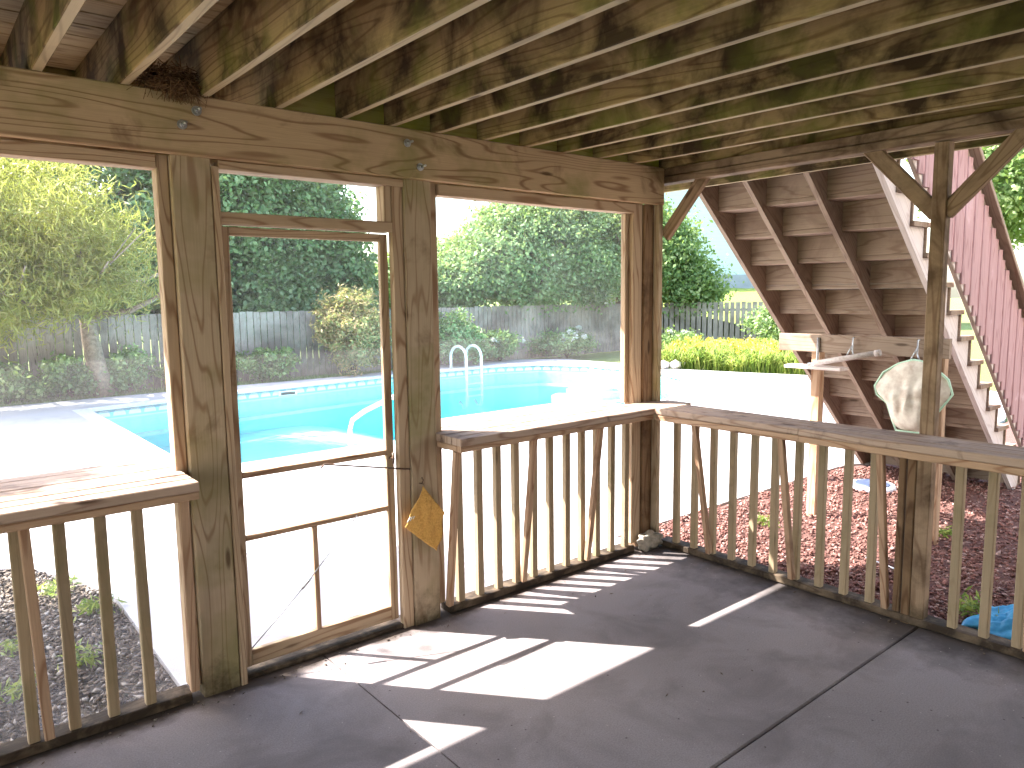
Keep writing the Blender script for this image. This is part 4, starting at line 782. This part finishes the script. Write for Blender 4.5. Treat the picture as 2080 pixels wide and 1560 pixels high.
shrub('vine_bush', 'bright climbing bush on the fence end beside the staircase', (16.6, 8.6), (1.2, 0.95), 11000, 0.06, L_LIGHT, clump=.2)
# lily bed
NB = 9500; t = RNG.uniform(0, 1, NB); q = RNG.uniform(0, 1, NB)**1.2
bx0 = np.stack([10.65+t*1.0+q*2.6, 8.5-t*3.6+q*1.7], -1); ang = RNG.uniform(0, 6.28, NB); H = RNG.uniform(.3, .62, NB); LN = RNG.uniform(.15, .42, NB); H *= 0.8+0.32*np.sin(bx0[:, 0]*5.1+1)*np.sin(bx0[:, 1]*4.3)+RNG.normal(0, .08, NB)
dirv = np.stack([np.cos(ang), np.sin(ang)], -1); side = np.stack([-dirv[:, 1], dirv[:, 0]], -1)*0.011
def lv(f_, hz, wd): return np.stack([bx0[:, 0]+dirv[:, 0]*LN*f_+side[:, 0]*wd, bx0[:, 1]+dirv[:, 1]*LN*f_+side[:, 1]*wd, GZ-.03+H*hz], -1)
rows = [(0, 0, 1), (0, 0, -1), (.25, .6, -1.2), (.25, .6, 1.2), (.65, .98, .9), (.65, .98, -.9), (1.15, .82, -.2), (1.15, .82, .2)]
V = np.stack([lv(*x) for x in rows], 1).reshape(-1, 3); o_ = (np.arange(NB)*8)[:, None, None]
F = (np.array([(0, 1, 2, 3), (3, 2, 5, 4), (4, 5, 6, 7)])[None]+o_).reshape(-1, 4)
tag(npmesh('lily_bed', V, F, L_LILY), 'mass of yellow green daylily blades beyond the pool', 'flower bed', kind='stuff')
fl = [(10.7+a*1.0+b*2.4, 8.4-a*3.5+b*1.6, GZ+random.uniform(.42, .62), .05, .05, .04) for a, b in [(random.random(), random.random()) for _ in range(170)]]
tag(leaves('lily_flowers', fl, 5000, 0.03, L_FLOW, clump=.035, nclump=700), 'yellow flowers dotted over the daylily bed', 'flowers', kind='stuff')
# weeds in the beds
for i, (x, y, s_) in enumerate([(-3.25, 2.05, .10), (-3.3, 0.95, .09), (-3.12, 1.62, .10), (-3.55, 1.3, .07), (1.2, -0.1, .07), (2.0, -1.1, .07), (0.62, -1.74, .10), (-3.75, 2.5, .12), (-3.6, 0.8, .08)]):
    e = leaves('weed', [(x, y, GZ+s_*.4, s_, s_, s_*.5)], 90, s_*.33, L_LILY, None, clump=s_*.5, nclump=14, aspect=.25)
    near = ['on the bark near the walkway edge', 'in shade behind the left balusters', 'at the corner where bark meets the walkway', 'small, amid the shaded bark', 'in the sunlit red mulch by the railing', 'under the right part of the stairs', 'beside the blue sheet', 'large, on the sunny part of the bark bed', 'close to the dusty sheet on the bark'][i]
    tag(e, 'tiny green weed '+near, 'weed', 'weeds in the beds')
# grass strip tufts
NBg = 9000; gx = RNG.uniform(-6, 6.5, NBg); gy = 12.5+RNG.uniform(0, 1, NBg)*0.8; hgt = RNG.uniform(.03, .08, NBg); a = RNG.uniform(0, 6.28, NBg)
V = np.stack([np.stack([gx-.012*np.cos(a), gy-.012*np.sin(a), np.full(NBg, GZ-.05)], -1), np.stack([gx+.012*np.cos(a), gy+.012*np.sin(a), np.full(NBg, GZ-.05)], -1), np.stack([gx+RNG.normal(0, .03, NBg), gy+RNG.normal(0, .03, NBg), GZ-.04+hgt], -1)], 1).reshape(-1, 3)
tag(npmesh('grass_strip', V, np.arange(NBg*3).reshape(-1, 3), L_MID), 'strip of short grass between pool deck and fence', 'grass', kind='stuff')

# planter ring of stones
T = Thing('stone_planter', 'low ring of pale stones on the pool deck before the lily bed', 'planter', (10.9, 8.6, GZ))
for i in range(13):
    a = i/13*6.283; o = lump('stone', None, None, M_STONE, (10.85+math.cos(a)*.62, 8.75+math.sin(a)*.62, GZ+.09), (.17, .13, .11), 2, .14, T.e); o.matrix_parent_inverse = Matrix.Translation(-T.e.location)
o = leaves('plants', [(10.85, 8.75, GZ+.2, .5, .5, .12)], 1200, .05, L_LILY, T.e, clump=.12, aspect=.3); o.matrix_parent_inverse = Matrix.Translation(-T.e.location)

# dry leaves and bits on the slab
pts = np.stack([RNG.uniform(-4.2, 0.0, 150), -RNG.uniform(0.02, 1, 150)**1.5*3.4-0.02], -1); pts[:70, 1] = -RNG.uniform(0.015, 0.09, 70); pts[70:100, 0] = -RNG.uniform(0.02, 0.07, 30)
tag(chips('floor_litter', pts, 0.004, 0.003, 0.009, CH_BROWN, 0.15, 0.002), 'scattered dry bits and bark crumbs on the porch slab', 'litter', kind='stuff')

# hill, houses, car
bm = bmesh.new(); bmesh.ops.create_grid(bm, x_segments=60, y_segments=60, size=1)
for v in bm.verts:
    x = 22+(v.co.x+1)*50; y = -10+(v.co.y+1)*40; d = math.hypot(x+3.9, y+3.2); ang = math.atan2(x+3.9, y+3.2)
    hgt = max(0, min(1, (d-26)/12)); hgt = hgt*hgt*(3-2*hgt)*2.3*max(0, min(1, (math.radians(69)-ang)/0.16)); v.co = Vector((x, y, GZ-0.3+hgt+0.1*math.sin(x*.3)*math.sin(y*.4)*min(1, hgt)))
for fc in bm.faces: fc.smooth = True
me = bpy.data.meshes.new('hill'); bm.to_mesh(me); bm.free(); me.materials.append(grassmat('hill grass', (0.16, 0.24, 0.04), (0.28, 0.33, 0.06), 0.5)); o = bpy.data.objects.new('hill', me); COL.objects.link(o); o['kind'] = 'structure'
def house(label, c, rot, wx, wy, h, z0, m, cat='house'):
    T = thing('house', label, cat, (c[0], c[1], z0)); T.rotation_euler.z = rot
    mb = MB(); mb.box(-wx/2, wx/2, -wy/2, wy/2, 0.5, h, 'x', .01); mb.poly([(-wx/2, -wy/2, h), (-wx/2, wy/2, h), (-wx/2, 0, h+wy*.28)], wx, (1, 0, 0), (0, 1, 0)); mb.build('wall', m, T)
    mb = MB(); mb.box(-wx/2-.02, wx/2+.02, -wy/2-.02, wy/2+.02, -1.2, .5, 'x', .01); mb.build('foundation', plain('house foundation', (.34, .36, .40), .9, 0, 3, (.28, .3, .33)), T)
    rf = MB()
    for s_ in (-1, 1): rf.board((-wx/2-.4, s_*(wy/4+.15), h+wy*.14+.05), (wx/2+.4, s_*(wy/4+.15), h+wy*.14+.05), wy/2*1.18, .12, (0, s_*1, -.56))
    rf.build('roof', M_ROOF, T)
    for xx in (-wx*.3, 0.1*wx, wx*.34):
        mb = MB(); mb.box(xx-.55, xx+.55, -wy/2-.06, -wy/2+.02, 1.9, 3.2, 'x', .01); w0 = mb.build('window', M_WHITE, T); mb = MB(); mb.box(xx-.45, xx+.45, -wy/2-.08, -wy/2-.062, 2.0, 3.1, 'x'); mb.build('pane', M_GLASS, w0)
    return T
house('pale blue sided house on the slope beyond the fence', (30.5, 21.5), math.radians(-35), 13, 9, 6.5, 2.1, M_SIDE)
T = thing('parked_car', 'small red car parked far away at the right edge', 'car', (43.0, 10.6, GZ+.1)); T.rotation_euler.z = 1.9
mb = MB(); mb.poly([(-2.1, -.85, .3), (2.1, -.85, .3), (2.15, -.85, .75), (1.3, -.85, .88), (.7, -.85, 1.38), (-.9, -.85, 1.4), (-1.6, -.85, .95), (-2.1, -.85, .88)], 1.7, (0, 1, 0), (1, 0, 0)); mb.build('body', M_REDP, T)
mb = MB(); mb.poly([(1.15, -.86, .9), (.65, -.86, 1.3), (-.85, -.86, 1.32), (-1.4, -.86, .95)], 1.72, (0, 1, 0), (1, 0, 0)); mb.build('window', M_GLASS, T)
for sx_ in (-1.3, 1.3):
    for sy in (-.88, .72): mb = MB(); mb.tube([(sx_, sy, .3), (sx_, sy+.16, .3)], .32, 16); mb.build('wheel', M_BLACK, T)
# unseen house wall behind the viewer, added to block light from that side
T = Thing('unseen_house_wall', 'unseen cream sided house wall behind the porch, added to block light', 'wall', (-3, -5.1, 0))
mb = MB(); mb.box(-12, 6, -5.25, -5.02, -0.2, 6.0, 'x', .01); T.add('unseen_siding', mb, M_SIDE2)
